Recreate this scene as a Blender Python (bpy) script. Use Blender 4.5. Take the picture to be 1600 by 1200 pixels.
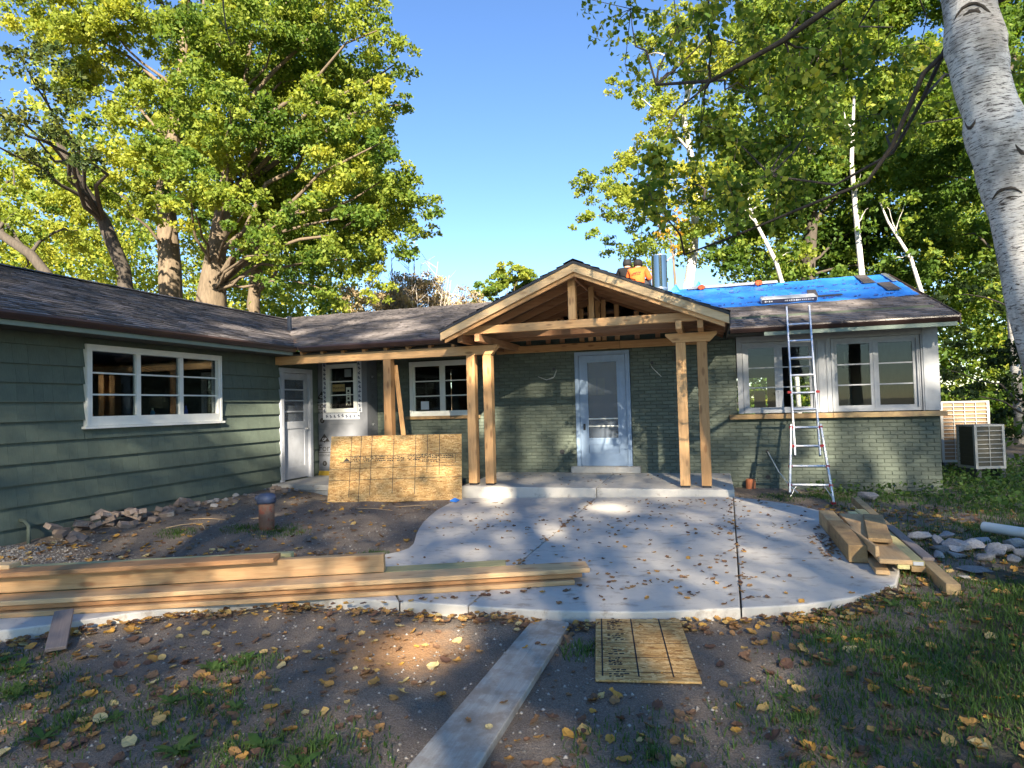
import bpy, bmesh, math, random
import numpy as np
from mathutils import Matrix, Vector
random.seed(7); rng = np.random.default_rng(11)
for o in list(bpy.data.objects): bpy.data.objects.remove(o)
scn = bpy.context.scene; col = scn.collection
# ---------------------------------------------------------------- camera
YAW, PITCH, ROLL, FPX = 0.3013, 0.03425, -0.0260, 997.0
fw = Vector((-math.sin(YAW)*math.cos(PITCH), math.cos(YAW)*math.cos(PITCH), math.sin(PITCH)))
rt0 = Vector((math.cos(YAW), math.sin(YAW), 0)); up0 = rt0.cross(fw)
rt = rt0*math.cos(ROLL)+up0*math.sin(ROLL); upv = -rt0*math.sin(ROLL)+up0*math.cos(ROLL)
cd = bpy.data.cameras.new('camera'); cam = bpy.data.objects.new('camera', cd); col.objects.link(cam)
M = Matrix.Identity(4)
for i in range(3): M[i][0] = rt[i]; M[i][1] = upv[i]; M[i][2] = -fw[i]
M[2][3] = 1.5
cam.matrix_world = M
cd.sensor_width = 36; cd.lens = 36*FPX/1600; cd.clip_end = 2000; cd.clip_start = 0.05
scn.camera = cam
# ---------------------------------------------------------------- sky, sun, exposure
SUN_EL, SUN_AZ = math.radians(26), math.radians(20)      # azimuth: from -Y towards +X
sdir = Vector((math.sin(SUN_AZ)*math.cos(SUN_EL), -math.cos(SUN_AZ)*math.cos(SUN_EL), math.sin(SUN_EL)))
w = bpy.data.worlds.new('World'); scn.world = w; w.use_nodes = True
nt = w.node_tree; bg = nt.nodes['Background']
sky = nt.nodes.new('ShaderNodeTexSky'); sky.sky_type = 'NISHITA'; sky.sun_disc = False
sky.sun_elevation = SUN_EL; sky.sun_rotation = math.pi-SUN_AZ
sky.air_density = 1.0; sky.dust_density = 0.0; sky.ozone_density = 3.0
hs = nt.nodes.new('ShaderNodeHueSaturation'); hs.inputs['Saturation'].default_value = 1.12; hs.inputs['Hue'].default_value = 0.507
nt.links.new(sky.outputs[0], hs.inputs['Color']); nt.links.new(hs.outputs[0], bg.inputs[0]); bg.inputs[1].default_value = 0.058
sl = bpy.data.lights.new('sun', 'SUN'); sl.energy = 5.0; sl.angle = math.radians(0.5); sl.color = (1, .87, .68)
sun = bpy.data.objects.new('sun', sl); col.objects.link(sun)
sun.rotation_euler = sdir.to_track_quat('Z', 'Y').to_euler(); sun.location = (10, -30, 30)
vs = scn.view_settings; vs.view_transform = 'Standard'; vs.look = 'None'; vs.exposure = 2.3; vs.gamma = 1; vs.use_curve_mapping = False
scn.cycles.max_bounces = 5; scn.cycles.diffuse_bounces = 3; scn.cycles.glossy_bounces = 2; scn.cycles.transparent_max_bounces = 8; scn.cycles.use_denoising = True
# ---------------------------------------------------------------- helpers
W = {}
def reg(o, mw=None):
    W[o.name] = mw if mw is not None else Matrix.Identity(4)
    o.matrix_basis = W[o.name]; return o
def setpar(o, p):
    if p is None: return o
    o.parent = p; o.matrix_parent_inverse = W[p.name].inverted(); return o
def tag(o, label=None, cat=None, group=None, kind=None):
    if label: o['label'] = label
    if cat: o['category'] = cat
    if group: o['group'] = group
    if kind: o['kind'] = kind
    return o
def empty(name, loc=(0,0,0), parent=None):
    o = bpy.data.objects.new(name, None); col.objects.link(o); o.empty_display_size = .2
    reg(o, Matrix.Translation(loc)); return setpar(o, parent)
def link(name, me, parent=None, mw=None, m=None):
    o = bpy.data.objects.new(name, me); col.objects.link(o); reg(o, mw)
    if m is not None and not me.materials: me.materials.append(m)
    return setpar(o, parent)
class MB:
    def __init__(s): s.v = []; s.f = []; s.t = []
    def poly(s, pts, tint=.5):
        n = len(s.v); s.v += [tuple(p) for p in pts]; s.f.append(tuple(range(n, n+len(pts)))); s.t.append(tint)
    def hexa(s, c8, tint=.5):   # bottom 4 ccw, top 4 ccw
        n = len(s.v); s.v += [tuple(p) for p in c8]
        for q in ((3,2,1,0),(4,5,6,7),(0,1,5,4),(1,2,6,5),(2,3,7,6),(3,0,4,7)):
            s.f.append(tuple(n+i for i in q)); s.t.append(tint)
    def box(s, lo, hi, tint=.5):
        (a,b,c),(d,e,f) = lo, hi
        s.hexa(((a,b,c),(d,b,c),(d,e,c),(a,e,c),(a,b,f),(d,b,f),(d,e,f),(a,e,f)), tint); return s
    def tube(s, pts, rad, n=8, cap=True, tint=.5, jit=0):
        pts = [Vector(p) for p in pts]; rings = []
        up = Vector((0,0,1))
        prev = None
        for i, p in enumerate(pts):
            d = (pts[min(i+1, len(pts)-1)]-pts[max(i-1, 0)]).normalized()
            if prev is None:
                a = d.cross(up) if abs(d.z) < .95 else d.cross(Vector((0,1,0)))
            else: a = prev-d*prev.dot(d)
            a.normalize(); prev = a; b = d.cross(a)
            r = rad[i] if hasattr(rad, '__len__') else rad
            st = len(s.v)
            for k in range(n):
                an = 2*math.pi*k/n; rr = r*(1+random.uniform(-jit, jit))
                s.v.append(tuple(p+a*math.cos(an)*rr+b*math.sin(an)*rr))
            rings.append(st)
        for i in range(len(rings)-1):
            for k in range(n):
                s.f.append((rings[i]+k, rings[i]+(k+1)%n, rings[i+1]+(k+1)%n, rings[i+1]+k)); s.t.append(tint)
        if cap:
            s.f.append(tuple(rings[0]+k for k in reversed(range(n)))); s.t.append(tint)
            s.f.append(tuple(rings[-1]+k for k in range(n))); s.t.append(tint)
        return s
    def prism(s, pts, ext, tint=.5):   # polygon extruded by vector
        pts = [Vector(p) for p in pts]; e = Vector(ext); n = len(s.v); k = len(pts)
        s.v += [tuple(p) for p in pts]+[tuple(p+e) for p in pts]
        s.f.append(tuple(range(n+k-1, n-1, -1))); s.f.append(tuple(range(n+k, n+2*k))); s.t += [tint, tint]
        for i in range(k):
            j = (i+1) % k; s.f.append((n+i, n+j, n+k+j, n+k+i)); s.t.append(tint)
        return s
    def mesh(s, name, m=None, smooth=False):
        me = bpy.data.meshes.new(name); me.from_pydata(s.v, [], s.f)
        if len(set(s.t)) > 1:
            at = me.attributes.new('tint', 'FLOAT', 'FACE'); at.data.foreach_set('value', s.t)
        bm = bmesh.new(); bm.from_mesh(me); bmesh.ops.recalc_face_normals(bm, faces=bm.faces); bm.to_mesh(me); bm.free()
        if smooth: me.polygons.foreach_set('use_smooth', [True]*len(me.polygons))
        if m is not None: me.materials.append(m)
        return me
    def build(s, name, m, parent=None, mw=None, smooth=False):
        return link(name, s.mesh(name, m, smooth), parent, mw)
CB = {}
def cbox_mesh(L, Wd, Hh, c, m, name='board', jag=0):
    key = (round(L,3), round(Wd,3), round(Hh,3), round(c,4), m.name, name)
    if key in CB: return CB[key]
    bm = bmesh.new(); bmesh.ops.create_cube(bm, size=1)
    for v in bm.verts: v.co = (v.co.x*L, v.co.y*Wd, v.co.z*Hh)
    if c > 0: bmesh.ops.bevel(bm, geom=list(bm.edges), offset=c, segments=1, affect='EDGES', profile=.5)
    me = bpy.data.meshes.new(name); bm.to_mesh(me); bm.free(); me.materials.append(m); CB[key] = me; return me
def frame(p, x, up=(0,0,1)):
    x = Vector(x).normalized(); up = Vector(up); y = up.cross(x)
    if y.length < 1e-5: y = Vector((0,1,0))
    y.normalize(); z = x.cross(y)
    m = Matrix.Identity(4)
    for i in range(3): m[i][0] = x[i]; m[i][1] = y[i]; m[i][2] = z[i]; m[i][3] = p[i]
    return m
def beam(name, p0, p1, wd, h, m, parent=None, up=(0,0,1), c=.004):
    p0, p1 = Vector(p0), Vector(p1); d = p1-p0
    return link(name, cbox_mesh(d.length, wd, h, c, m, name), parent, frame((p0+p1)/2, d, up))
def pbox(name, lo, hi, m, parent=None, c=.003):
    lo, hi = Vector(lo), Vector(hi); s = hi-lo
    return link(name, cbox_mesh(s.x, s.y, s.z, min(c, min(s)*.3), m, name), parent, Matrix.Translation((lo+hi)/2))
# ---------------------------------------------------------------- materials
def newmat(name):
    m = bpy.data.materials.new(name); m.use_nodes = True; n = m.node_tree; n.nodes.clear()
    out = n.nodes.new('ShaderNodeOutputMaterial'); return m, n, out
def N(n, t, **k):
    x = n.nodes.new(t)
    for a, b in k.items(): setattr(x, a, b)
    return x
def ramp(n, fac, stops):
    r = n.nodes.new('ShaderNodeValToRGB'); e = r.color_ramp.elements
    while len(e) < len(stops): e.new(.5)
    for i, (p, c) in enumerate(stops): e[i].position = p; e[i].color = (*c, 1)
    n.links.new(fac, r.inputs[0]); return r.outputs[0]
def mixc(n, fac, a, b, mode='MIX'):
    x = n.nodes.new('ShaderNodeMix'); x.data_type = 'RGBA'; x.blend_type = mode
    for s, v in ((0, fac), (6, a), (7, b)):
        if hasattr(v, 'is_linked'): n.links.new(v, x.inputs[s])
        elif s == 0: x.inputs[0].default_value = v
        else: x.inputs[s].default_value = (*v, 1)
    return x.outputs[2]
def noise(n, vec, scale, detail=4, rough=.6, dist=0):
    x = n.nodes.new('ShaderNodeTexNoise'); x.inputs['Scale'].default_value = scale; x.inputs['Detail'].default_value = detail
    x.inputs['Roughness'].default_value = rough; x.inputs['Distortion'].default_value = dist
    if vec is not None: n.links.new(vec, x.inputs['Vector'])
    return x.outputs[0]
def coords(n, stretch=(1,1,1), kind='Object', rnd=True):
    tc = n.nodes.new('ShaderNodeTexCoord'); mp = n.nodes.new('ShaderNodeMapping'); mp.inputs['Scale'].default_value = stretch
    n.links.new(tc.outputs[kind], mp.inputs[0])
    if rnd:
        oi = n.nodes.new('ShaderNodeObjectInfo'); ml = n.nodes.new('ShaderNodeMath'); ml.operation = 'MULTIPLY'; ml.inputs[1].default_value = 37
        n.links.new(oi.outputs['Random'], ml.inputs[0]); n.links.new(ml.outputs[0], mp.inputs['Location'])
    return mp.outputs[0]
def bump(n, h, strength=.3, dist=.01):
    b = n.nodes.new('ShaderNodeBump'); b.inputs['Strength'].default_value = strength; b.inputs['Distance'].default_value = dist
    n.links.new(h, b.inputs['Height']); return b.outputs[0]
def princ(n, out, colr, rough=.7, normal=None, metal=0, spec=.4):
    p = n.nodes.new('ShaderNodeBsdfPrincipled')
    if hasattr(colr, 'is_linked'): n.links.new(colr, p.inputs['Base Color'])
    else: p.inputs['Base Color'].default_value = (*colr, 1)
    if hasattr(rough, 'is_linked'): n.links.new(rough, p.inputs['Roughness'])
    else: p.inputs['Roughness'].default_value = rough
    p.inputs['Metallic'].default_value = metal; p.inputs['Specular IOR Level'].default_value = spec
    if normal is not None: n.links.new(normal, p.inputs['Normal'])
    n.links.new(p.outputs[0], out.inputs[0]); return p
def sc(c, k): return tuple(min(1, x*k) for x in c)
def simple(name, c, rough=.75, var=.25, scale=6, bscale=60, bstr=.2, metal=0, stretch=(1,1,1), spots=None, rnd=.15, spec=.4, tint=0):
    m, n, out = newmat(name); v = coords(n, stretch)
    f = noise(n, v, scale, 6, .65)
    cc = ramp(n, f, ((.3, sc(c, 1-var)), (.7, sc(c, 1+var))))
    if spots:
        f2 = noise(n, v, spots[0], 5, .7)
        r = ramp(n, f2, ((spots[1], (0,0,0)), (spots[1]+.08, (1,1,1))))
        cc = mixc(n, r, cc, spots[2])
    if rnd:
        oi = N(n, 'ShaderNodeObjectInfo'); rr = ramp(n, oi.outputs['Random'], ((0, (1-rnd,)*3), (1, (1+rnd*.6,)*3)))
        cc = mixc(n, 1.0, cc, rr, 'MULTIPLY')
    if tint:
        a = N(n, 'ShaderNodeAttribute', attribute_name='tint'); rr = ramp(n, a.outputs['Fac'], ((0, (1-tint,)*3), (1, (1+tint,)*3)))
        cc = mixc(n, 1.0, cc, rr, 'MULTIPLY')
    h = noise(n, v, bscale, 4, .7)
    princ(n, out, cc, rough, bump(n, h, bstr, .01), metal, spec); return m
def woodmat(name, c1, c2, knots=.6, rough=.7, dark=(.16,.07,.03), wear=None):
    m, n, out = newmat(name); v = coords(n, (1.2, 14, 14))
    f = noise(n, v, 2.2, 5, .6, .8)
    fine = noise(n, coords(n, (3, 90, 90)), 1.5, 3, .6)
    cc = ramp(n, f, ((.32, c1), (.68, c2)))
    cc = mixc(n, .22, cc, ramp(n, fine, ((.35, sc(c1, .75)), (.65, sc(c2, 1.1)))))
    v2 = coords(n, (3.0, 9, 9)); vo = N(n, 'ShaderNodeTexVoronoi'); vo.inputs['Scale'].default_value = 1.0; n.links.new(v2, vo.inputs['Vector'])
    kn = ramp(n, vo.outputs['Distance'], ((.14, (1,1,1)), (.26, (0,0,0))))
    km = N(n, 'ShaderNodeMath', operation='MULTIPLY'); km.inputs[1].default_value = knots; n.links.new(kn, km.inputs[0])
    cc = mixc(n, km.outputs[0], cc, dark)
    if wear:
        f3 = noise(n, coords(n, (1,1,1)), 5, 6, .7); cc = mixc(n, ramp(n, f3, ((.45, (0,0,0)), (.6, (1,1,1)))), cc, wear)
    oi = N(n, 'ShaderNodeObjectInfo'); cc = mixc(n, 1.0, cc, ramp(n, oi.outputs['Random'], ((0, (.72,.66,.60)), (1, (1.12,1.1,1.06)))), 'MULTIPLY')
    princ(n, out, cc, rough, bump(n, fine, .25, .004), 0, .3); return m
def leafmat(name, stops, trans=.35):
    m, n, out = newmat(name)
    a = N(n, 'ShaderNodeAttribute', attribute_name='tint'); cc = ramp(n, a.outputs['Fac'], stops)
    d = N(n, 'ShaderNodeBsdfPrincipled'); n.links.new(cc, d.inputs['Base Color']); d.inputs['Roughness'].default_value = .6; d.inputs['Specular IOR Level'].default_value = .25
    t = N(n, 'ShaderNodeBsdfTranslucent'); n.links.new(mixc(n, 1.0, cc, (1.25,1.2,.6), 'MULTIPLY'), t.inputs[0])
    mx = N(n, 'ShaderNodeMixShader'); mx.inputs[0].default_value = trans
    n.links.new(d.outputs[0], mx.inputs[1]); n.links.new(t.outputs[0], mx.inputs[2]); n.links.new(mx.outputs[0], out.inputs[0]); return m
def glassmat(name, tintc=(.8,.85,.85), ior=1.35, extra=.0):
    m, n, out = newmat(name); t = N(n, 'ShaderNodeBsdfTransparent'); t.inputs[0].default_value = (*tintc, 1)
    g = N(n, 'ShaderNodeBsdfGlossy'); g.inputs['Roughness'].default_value = .01
    fr = N(n, 'ShaderNodeFresnel'); fr.inputs[0].default_value = ior
    ad = N(n, 'ShaderNodeMath', operation='ADD'); ad.inputs[1].default_value = extra; n.links.new(fr.outputs[0], ad.inputs[0])
    mx = N(n, 'ShaderNodeMixShader'); n.links.new(ad.outputs[0], mx.inputs[0]); n.links.new(t.outputs[0], mx.inputs[1]); n.links.new(g.outputs[0], mx.inputs[2])
    n.links.new(mx.outputs[0], out.inputs[0]); return m
GREEN = (.098, .125, .098)
M_ = {}
M_['siding'] = simple('painted_shake_green', GREEN, .75, .14, 5, 1.0, .35, stretch=(1,1,1), rnd=.16, tint=.1)
# vertical saw texture for shakes
def shakemat():
    m, n, out = newmat('painted_shake'); v = coords(n, (60, 60, 3)); f = noise(n, v, 1.5, 4, .7)
    g = noise(n, coords(n, (1,1,1)), 4, 5, .6)
    cc = ramp(n, g, ((.3, sc(GREEN, .82)), (.72, sc(GREEN, 1.18))))
    cc = mixc(n, .25, cc, ramp(n, f, ((.35, sc(GREEN, .6)), (.7, sc(GREEN, 1.25)))))
    oi = N(n, 'ShaderNodeObjectInfo'); cc = mixc(n, 1.0, cc, ramp(n, oi.outputs['Random'], ((0, (.975,.975,.975)), (1, (1.02,1.02,1.02)))), 'MULTIPLY')
    princ(n, out, cc, .72, bump(n, f, .5, .006), 0, .35); return m
M_['shake'] = shakemat()
M_['brick'] = simple('painted_brick_green', (.104,.127,.100), .7, .16, 7, 45, .35, rnd=.14, tint=.16, spots=(9, .70, (.17,.19,.15)))
M_['mortar'] = simple('painted_mortar_green', (.082,.100,.077), .85, .15, 8, 60, .4, rnd=0)
M_['trim'] = simple('painted_trim_grey', (.31,.325,.345), .6, .12, 9, 40, .2, spots=(14, .66, (.26,.26,.26)), rnd=.05)
M_['doorblue'] = simple('painted_door_bluegrey', (.215,.295,.41), .5, .12, 5, 40, .15, spots=(18, .68, (.20,.25,.31)), rnd=.04)
M_['white'] = simple('white_painted_wood', (.70,.71,.66), .5, .06, 6, 40, .1, rnd=.05)
M_['paledoor'] = simple('primer_grey_door', (.36,.38,.42), .6, .14, 4, 40, .15, spots=(10, .62, (.28,.29,.31)), rnd=.04)
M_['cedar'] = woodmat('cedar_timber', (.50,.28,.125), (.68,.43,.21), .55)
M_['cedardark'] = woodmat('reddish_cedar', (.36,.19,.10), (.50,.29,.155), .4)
M_['fir'] = woodmat('pale_fir', (.58,.40,.21), (.72,.54,.32), .45, dark=(.28,.13,.05))
M_['lumber'] = woodmat('fresh_lumber', (.52,.31,.15), (.68,.47,.26), .55, dark=(.25,.10,.04))
M_['lumberred'] = woodmat('reddish_lumber', (.50,.25,.11), (.64,.38,.19), .5)
M_['treated'] = woodmat('treated_lumber', (.44,.42,.20), (.58,.54,.30), .3, dark=(.25,.18,.08))
M_['oldtimber'] = woodmat('aged_timber', (.36,.25,.12), (.50,.36,.19), .4, wear=(.30,.21,.12))
M_['greyplank'] = woodmat('weathered_plank', (.40,.41,.39), (.54,.55,.52), .12, dark=(.2,.18,.15), wear=(.34,.31,.27))
M_['composite'] = woodmat('grey_composite', (.22,.19,.18), (.31,.27,.26), .05)
def osbmat():
    m, n, out = newmat('strand_board'); v = coords(n, (1,1,1))
    layers = None
    for i, (a, s) in enumerate(((.3, 11), (1.2, 15), (2.2, 13))):
        mp = N(n, 'ShaderNodeMapping'); mp.inputs['Rotation'].default_value = (0, 0, a); mp.inputs['Scale'].default_value = (s, s*4.5, s); n.links.new(v, mp.inputs[0])
        vo = N(n, 'ShaderNodeTexVoronoi'); vo.inputs['Scale'].default_value = 1; n.links.new(mp.outputs[0], vo.inputs['Vector'])
        cc = ramp(n, vo.outputs['Color'], ((.12, (.33,.155,.045)), (.45, (.56,.32,.105)), (.85, (.74,.50,.22))))
        if layers is None: layers = cc
        else: layers = mixc(n, ramp(n, noise(n, v, 18+7*i, 3), ((.47, (0,0,0)), (.53, (1,1,1)))), layers, cc)
    cc = mixc(n, 1.0, layers, ramp(n, noise(n, v, 2.5, 4), ((.3, (.8,.78,.74)), (.7, (1.08,1.06,1.02)))), 'MULTIPLY')
    princ(n, out, cc, .65, bump(n, noise(n, v, 70, 3), .3, .004), 0, .3); return m
M_['osb'] = osbmat()
M_['print'] = simple('black_print', (.025,.022,.02), .7, .3, 30, 30, .05, rnd=0)
M_['printgrey'] = simple('grey_print', (.11,.12,.13), .7, .2, 30, 30, .05, rnd=0)
def concretemat(name, c, stain=(.27,.225,.18), broom=True):
    m, n, out = newmat(name); v = coords(n, (1,1,1), rnd=False)
    f = noise(n, v, .9, 6, .6); g = noise(n, v, 7, 6, .7); st = noise(n, coords(n, (6, 9, 6), rnd=False), 1.0, 6, .7)
    cc = ramp(n, f, ((.3, sc(c, .88)), (.7, sc(c, 1.1)))); cc = mixc(n, .3, cc, ramp(n, g, ((.3, sc(c, .75)), (.7, sc(c, 1.15)))))
    cc = mixc(n, ramp(n, st, ((.55, (0,0,0)), (.66, (.7,.7,.7)))), cc, stain)
    h = noise(n, coords(n, (4, 160, 4), rnd=False), 1, 3, .6) if broom else noise(n, v, 50, 5, .7)
    princ(n, out, cc, .72, bump(n, h, .25, .003), 0, .35); return m
M_['concrete'] = concretemat('patio_concrete', (.52,.49,.435))
M_['concrete2'] = concretemat('step_concrete', (.37,.365,.345), broom=False)
M_['block'] = simple('concrete_block', (.30,.31,.31), .9, .18, 9, 70, .5, rnd=.08)
M_['shingle'] = simple('asphalt_shingle', (.135,.122,.122), .9, .28, 12, 160, .6, rnd=0, tint=.42, spec=.25)
M_['deck'] = simple('roof_underside', (.26,.16,.105), .85, .3, 3, 30, .2, rnd=.1)
M_['gutter'] = simple('brown_metal_gutter', (.050,.030,.027), .35, .15, 3, 30, .05, rnd=0)
M_['darkedge'] = simple('black_drip_edge', (.03,.03,.034), .5, .2, 4, 30, .05, rnd=0)
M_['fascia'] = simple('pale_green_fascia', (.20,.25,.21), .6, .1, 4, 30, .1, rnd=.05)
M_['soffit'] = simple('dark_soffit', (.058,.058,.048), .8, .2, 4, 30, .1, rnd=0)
M_['foam'] = simple('grey_sheathing', (.145,.155,.175), .6, .12, 3, 40, .1, rnd=.06)
M_['tape'] = simple('white_flashing_tape', (.52,.54,.58), .5, .08, 6, 40, .05, rnd=0)
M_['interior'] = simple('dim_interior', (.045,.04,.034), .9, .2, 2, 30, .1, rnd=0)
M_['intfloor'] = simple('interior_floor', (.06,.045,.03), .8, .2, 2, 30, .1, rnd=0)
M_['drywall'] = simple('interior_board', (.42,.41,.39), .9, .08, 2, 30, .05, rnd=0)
M_['glass'] = glassmat('window_glass')
def screenmat():
    m, n, out = newmat('screen_glass'); t = N(n, 'ShaderNodeBsdfTransparent'); t.inputs[0].default_value = (.75,.78,.82,1)
    p = N(n, 'ShaderNodeBsdfPrincipled'); p.inputs['Base Color'].default_value = (.13,.155,.19,1); p.inputs['Roughness'].default_value = .25
    mx = N(n, 'ShaderNodeMixShader'); mx.inputs[0].default_value = .5; n.links.new(t.outputs[0], mx.inputs[1]); n.links.new(p.outputs[0], mx.inputs[2]); n.links.new(mx.outputs[0], out.inputs[0]); return m
M_['screen'] = screenmat()
M_['metal'] = simple('mill_aluminium', (.62,.63,.64), .35, .08, 5, 60, .05, metal=.85, rnd=.03)
M_['red'] = simple('red_plastic', (.45,.03,.03), .4, .1, 5, 40, .05, rnd=0)
M_['blackplastic'] = simple('black_plastic', (.02,.02,.022), .45, .2, 5, 40, .1, rnd=0)
M_['chrome'] = simple('polished_steel', (.40,.40,.38), .10, .05, 2, 3, .06, metal=1, rnd=0)
M_['blue'] = simple('blue_underlayment', (.028,.205,.66), .45, .12, 3, 5, .6, rnd=0)
M_['bluetop'] = M_['blue']
M_['blueprint'] = simple('underlayment_print', (.012,.06,.26), .6, .2, 9, 40, .1, rnd=0)
M_['rust'] = simple('rusty_pipe', (.20,.115,.075), .85, .3, 9, 60, .5, spots=(11, .52, (.24,.07,.04)), rnd=0)
M_['bluecap'] = simple('navy_plastic_wrap', (.055,.075,.13), .5, .35, 8, 25, .5, rnd=0)
M_['wire'] = simple('pale_wire', (.62,.62,.58), .5, .1, 9, 40, .05, rnd=0)
M_['ac'] = simple('cream_metal', (.33,.325,.30), .5, .08, 4, 40, .05, rnd=.03)
M_['acdark'] = simple('dark_metal_base', (.06,.065,.075), .5, .1, 4, 40, .05, rnd=.03)
M_['coil'] = simple('copper_brown_coil', (.20,.125,.07), .5, .25, 40, 90, .4, stretch=(1,1,6), rnd=.1, metal=.3)
M_['coildark'] = simple('dark_coil', (.075,.07,.05), .6, .3, 40, 90, .4, stretch=(1,1,6), rnd=.1)
M_['stone'] = simple('pale_rubble', (.33,.32,.31), .9, .25, 8, 35, .6, spots=(6, .56, (.17,.16,.16)), rnd=.3)
M_['oldbrick'] = simple('old_brick', (.25,.195,.16), .9, .25, 9, 50, .6, spots=(7, .58, (.36,.33,.29)), rnd=.35)
M_['redbrick'] = simple('red_brick', (.27,.15,.105), .9, .2, 9, 50, .6, rnd=.2)
M_['bark'] = simple('brown_bark', (.13,.10,.068), .95, .35, 5, 9, 1.0, stretch=(3,3,.6), rnd=.15, spots=(4, .62, (.085,.07,.05)))
M_['barkdark'] = simple('dark_bark', (.062,.052,.042), .95, .35, 6, 10, 1.0, stretch=(3,3,.6), rnd=.15)
def birchmat():
    m, n, out = newmat('birch_bark'); v = coords(n, (9, 9, 60), rnd=False)
    f = noise(n, v, 1.6, 3, .8); big = noise(n, coords(n, (1.5,1.5,1.2), rnd=False), 1.6, 5, .65)
    cc = ramp(n, f, ((.37, (.05,.045,.04)), (.43, (.34,.32,.30)), (.48, (.62,.60,.56)), (.75, (.74,.72,.68))))
    cc = mixc(n, ramp(n, big, ((.47, (0,0,0)), (.57, (.85,.85,.85)))), cc, mixc(n, .4, (.085,.075,.065), cc))
    princ(n, out, cc, .8, bump(n, f, .5, .012), 0, .3); return m
M_['birch'] = birchmat()
G0 = ((0, (.018,.045,.010)), (.45, (.062,.115,.016)), (.72, (.17,.185,.022)), (1, (.36,.25,.03)))
M_['leaf'] = leafmat('foliage', ((0, (.028,.070,.014)), (.4, (.095,.17,.026)), (.7, (.26,.31,.045)), (1, (.39,.38,.05))), .52)
M_['goldleaf'] = leafmat('gold_foliage', ((0, (.30,.20,.03)), (1, (.52,.33,.035))), .42)
M_['leafdark'] = leafmat('dark_foliage', ((0, (.014,.032,.010)), (.5, (.035,.062,.014)), (1, (.10,.11,.022))), .3)  # dark leaf set; on the curved tree its colour stands in for shade
M_['litter'] = leafmat('fallen_leaves', ((0, (.11,.060,.040)), (.3, (.20,.115,.062)), (.55, (.34,.19,.07)), (.8, (.50,.27,.05)), (1, (.52,.42,.20))), .12)
M_['grass'] = leafmat('grass_blades', ((0, (.030,.066,.016)), (.5, (.066,.135,.028)), (1, (.15,.205,.05))), .35)
M_['pebble'] = simple('pebbles', (.27,.25,.22), .9, .2, 9, 40, .3, rnd=0, tint=.5)
def groundmat():
    m, n, out = newmat('bare_soil'); v = coords(n, (1,1,1), rnd=False)
    a = noise(n, v, 1.3, 6, .65); b = noise(n, v, 9, 6, .7); c = noise(n, v, 60, 4, .75)
    cc = ramp(n, a, ((.3, (.20,.155,.115)), (.7, (.31,.25,.19))))
    cc = mixc(n, .5, cc, ramp(n, b, ((.3, (.13,.10,.073)), (.7, (.37,.30,.23)))))
    cc = mixc(n, .55, cc, ramp(n, noise(n, v, 110, 5, .8), ((.38, (.075,.060,.048)), (.5, (.20,.165,.135)), (.62, (.36,.31,.26)))))
    vo = N(n, 'ShaderNodeTexVoronoi'); vo.inputs['Scale'].default_value = 55; n.links.new(v, vo.inputs['Vector'])
    sp = ramp(n, vo.outputs['Distance'], ((.16, (1,1,1)), (.26, (0,0,0))))
    gate = ramp(n, noise(n, v, 16, 3, .6), ((.5, (0,0,0)), (.62, (1,1,1))))
    cc = mixc(n, mixc(n, 1.0, sp, gate, 'MULTIPLY'), cc, (.30,.27,.23))
    # lawn soil to the right, sawdust heap in the bed
    sx = N(n, 'ShaderNodeSeparateXYZ'); n.links.new(v, sx.inputs[0])
    l1 = N(n, 'ShaderNodeMath', operation='MULTIPLY_ADD'); n.links.new(sx.outputs[1], l1.inputs[0]); l1.inputs[1].default_value = -.45; n.links.new(sx.outputs[0], l1.inputs[2])
    l2 = N(n, 'ShaderNodeMath', operation='ADD'); n.links.new(l1.outputs[0], l2.inputs[0]); nn = N(n, 'ShaderNodeMath', operation='MULTIPLY'); n.links.new(noise(n, v, 1.5, 5), nn.inputs[0]); nn.inputs[1].default_value = 1.6; n.links.new(nn.outputs[0], l2.inputs[1])
    gm = ramp(n, l2.outputs[0], ((.0, (0,0,0)), (.35, (.85,.85,.85))))
    cc = mixc(n, gm, cc, ramp(n, b, ((.3, (.035,.040,.020)), (.7, (.085,.085,.045)))))
    dv = N(n, 'ShaderNodeVectorMath', operation='DISTANCE'); n.links.new(v, dv.inputs[0]); dv.inputs[1].default_value = (-2.0, 3.78, -.12)
    ds = N(n, 'ShaderNodeMath', operation='MULTIPLY_ADD'); n.links.new(noise(n, v, 7, 5), ds.inputs[0]); ds.inputs[1].default_value = .5; n.links.new(dv.outputs['Value'], ds.inputs[2])
    sm = ramp(n, ds.outputs[0], ((.46, (.9,.9,.9)), (.80, (0,0,0))))
    cc = mixc(n, sm, cc, ramp(n, c, ((.3, (.38,.19,.08)), (.7, (.56,.33,.16)))))
    hh = mixc(n, .5, b, c)
    princ(n, out, cc, .95, bump(n, hh, 1.0, .05), 0, .2); return m
M_['ground'] = groundmat()
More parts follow.
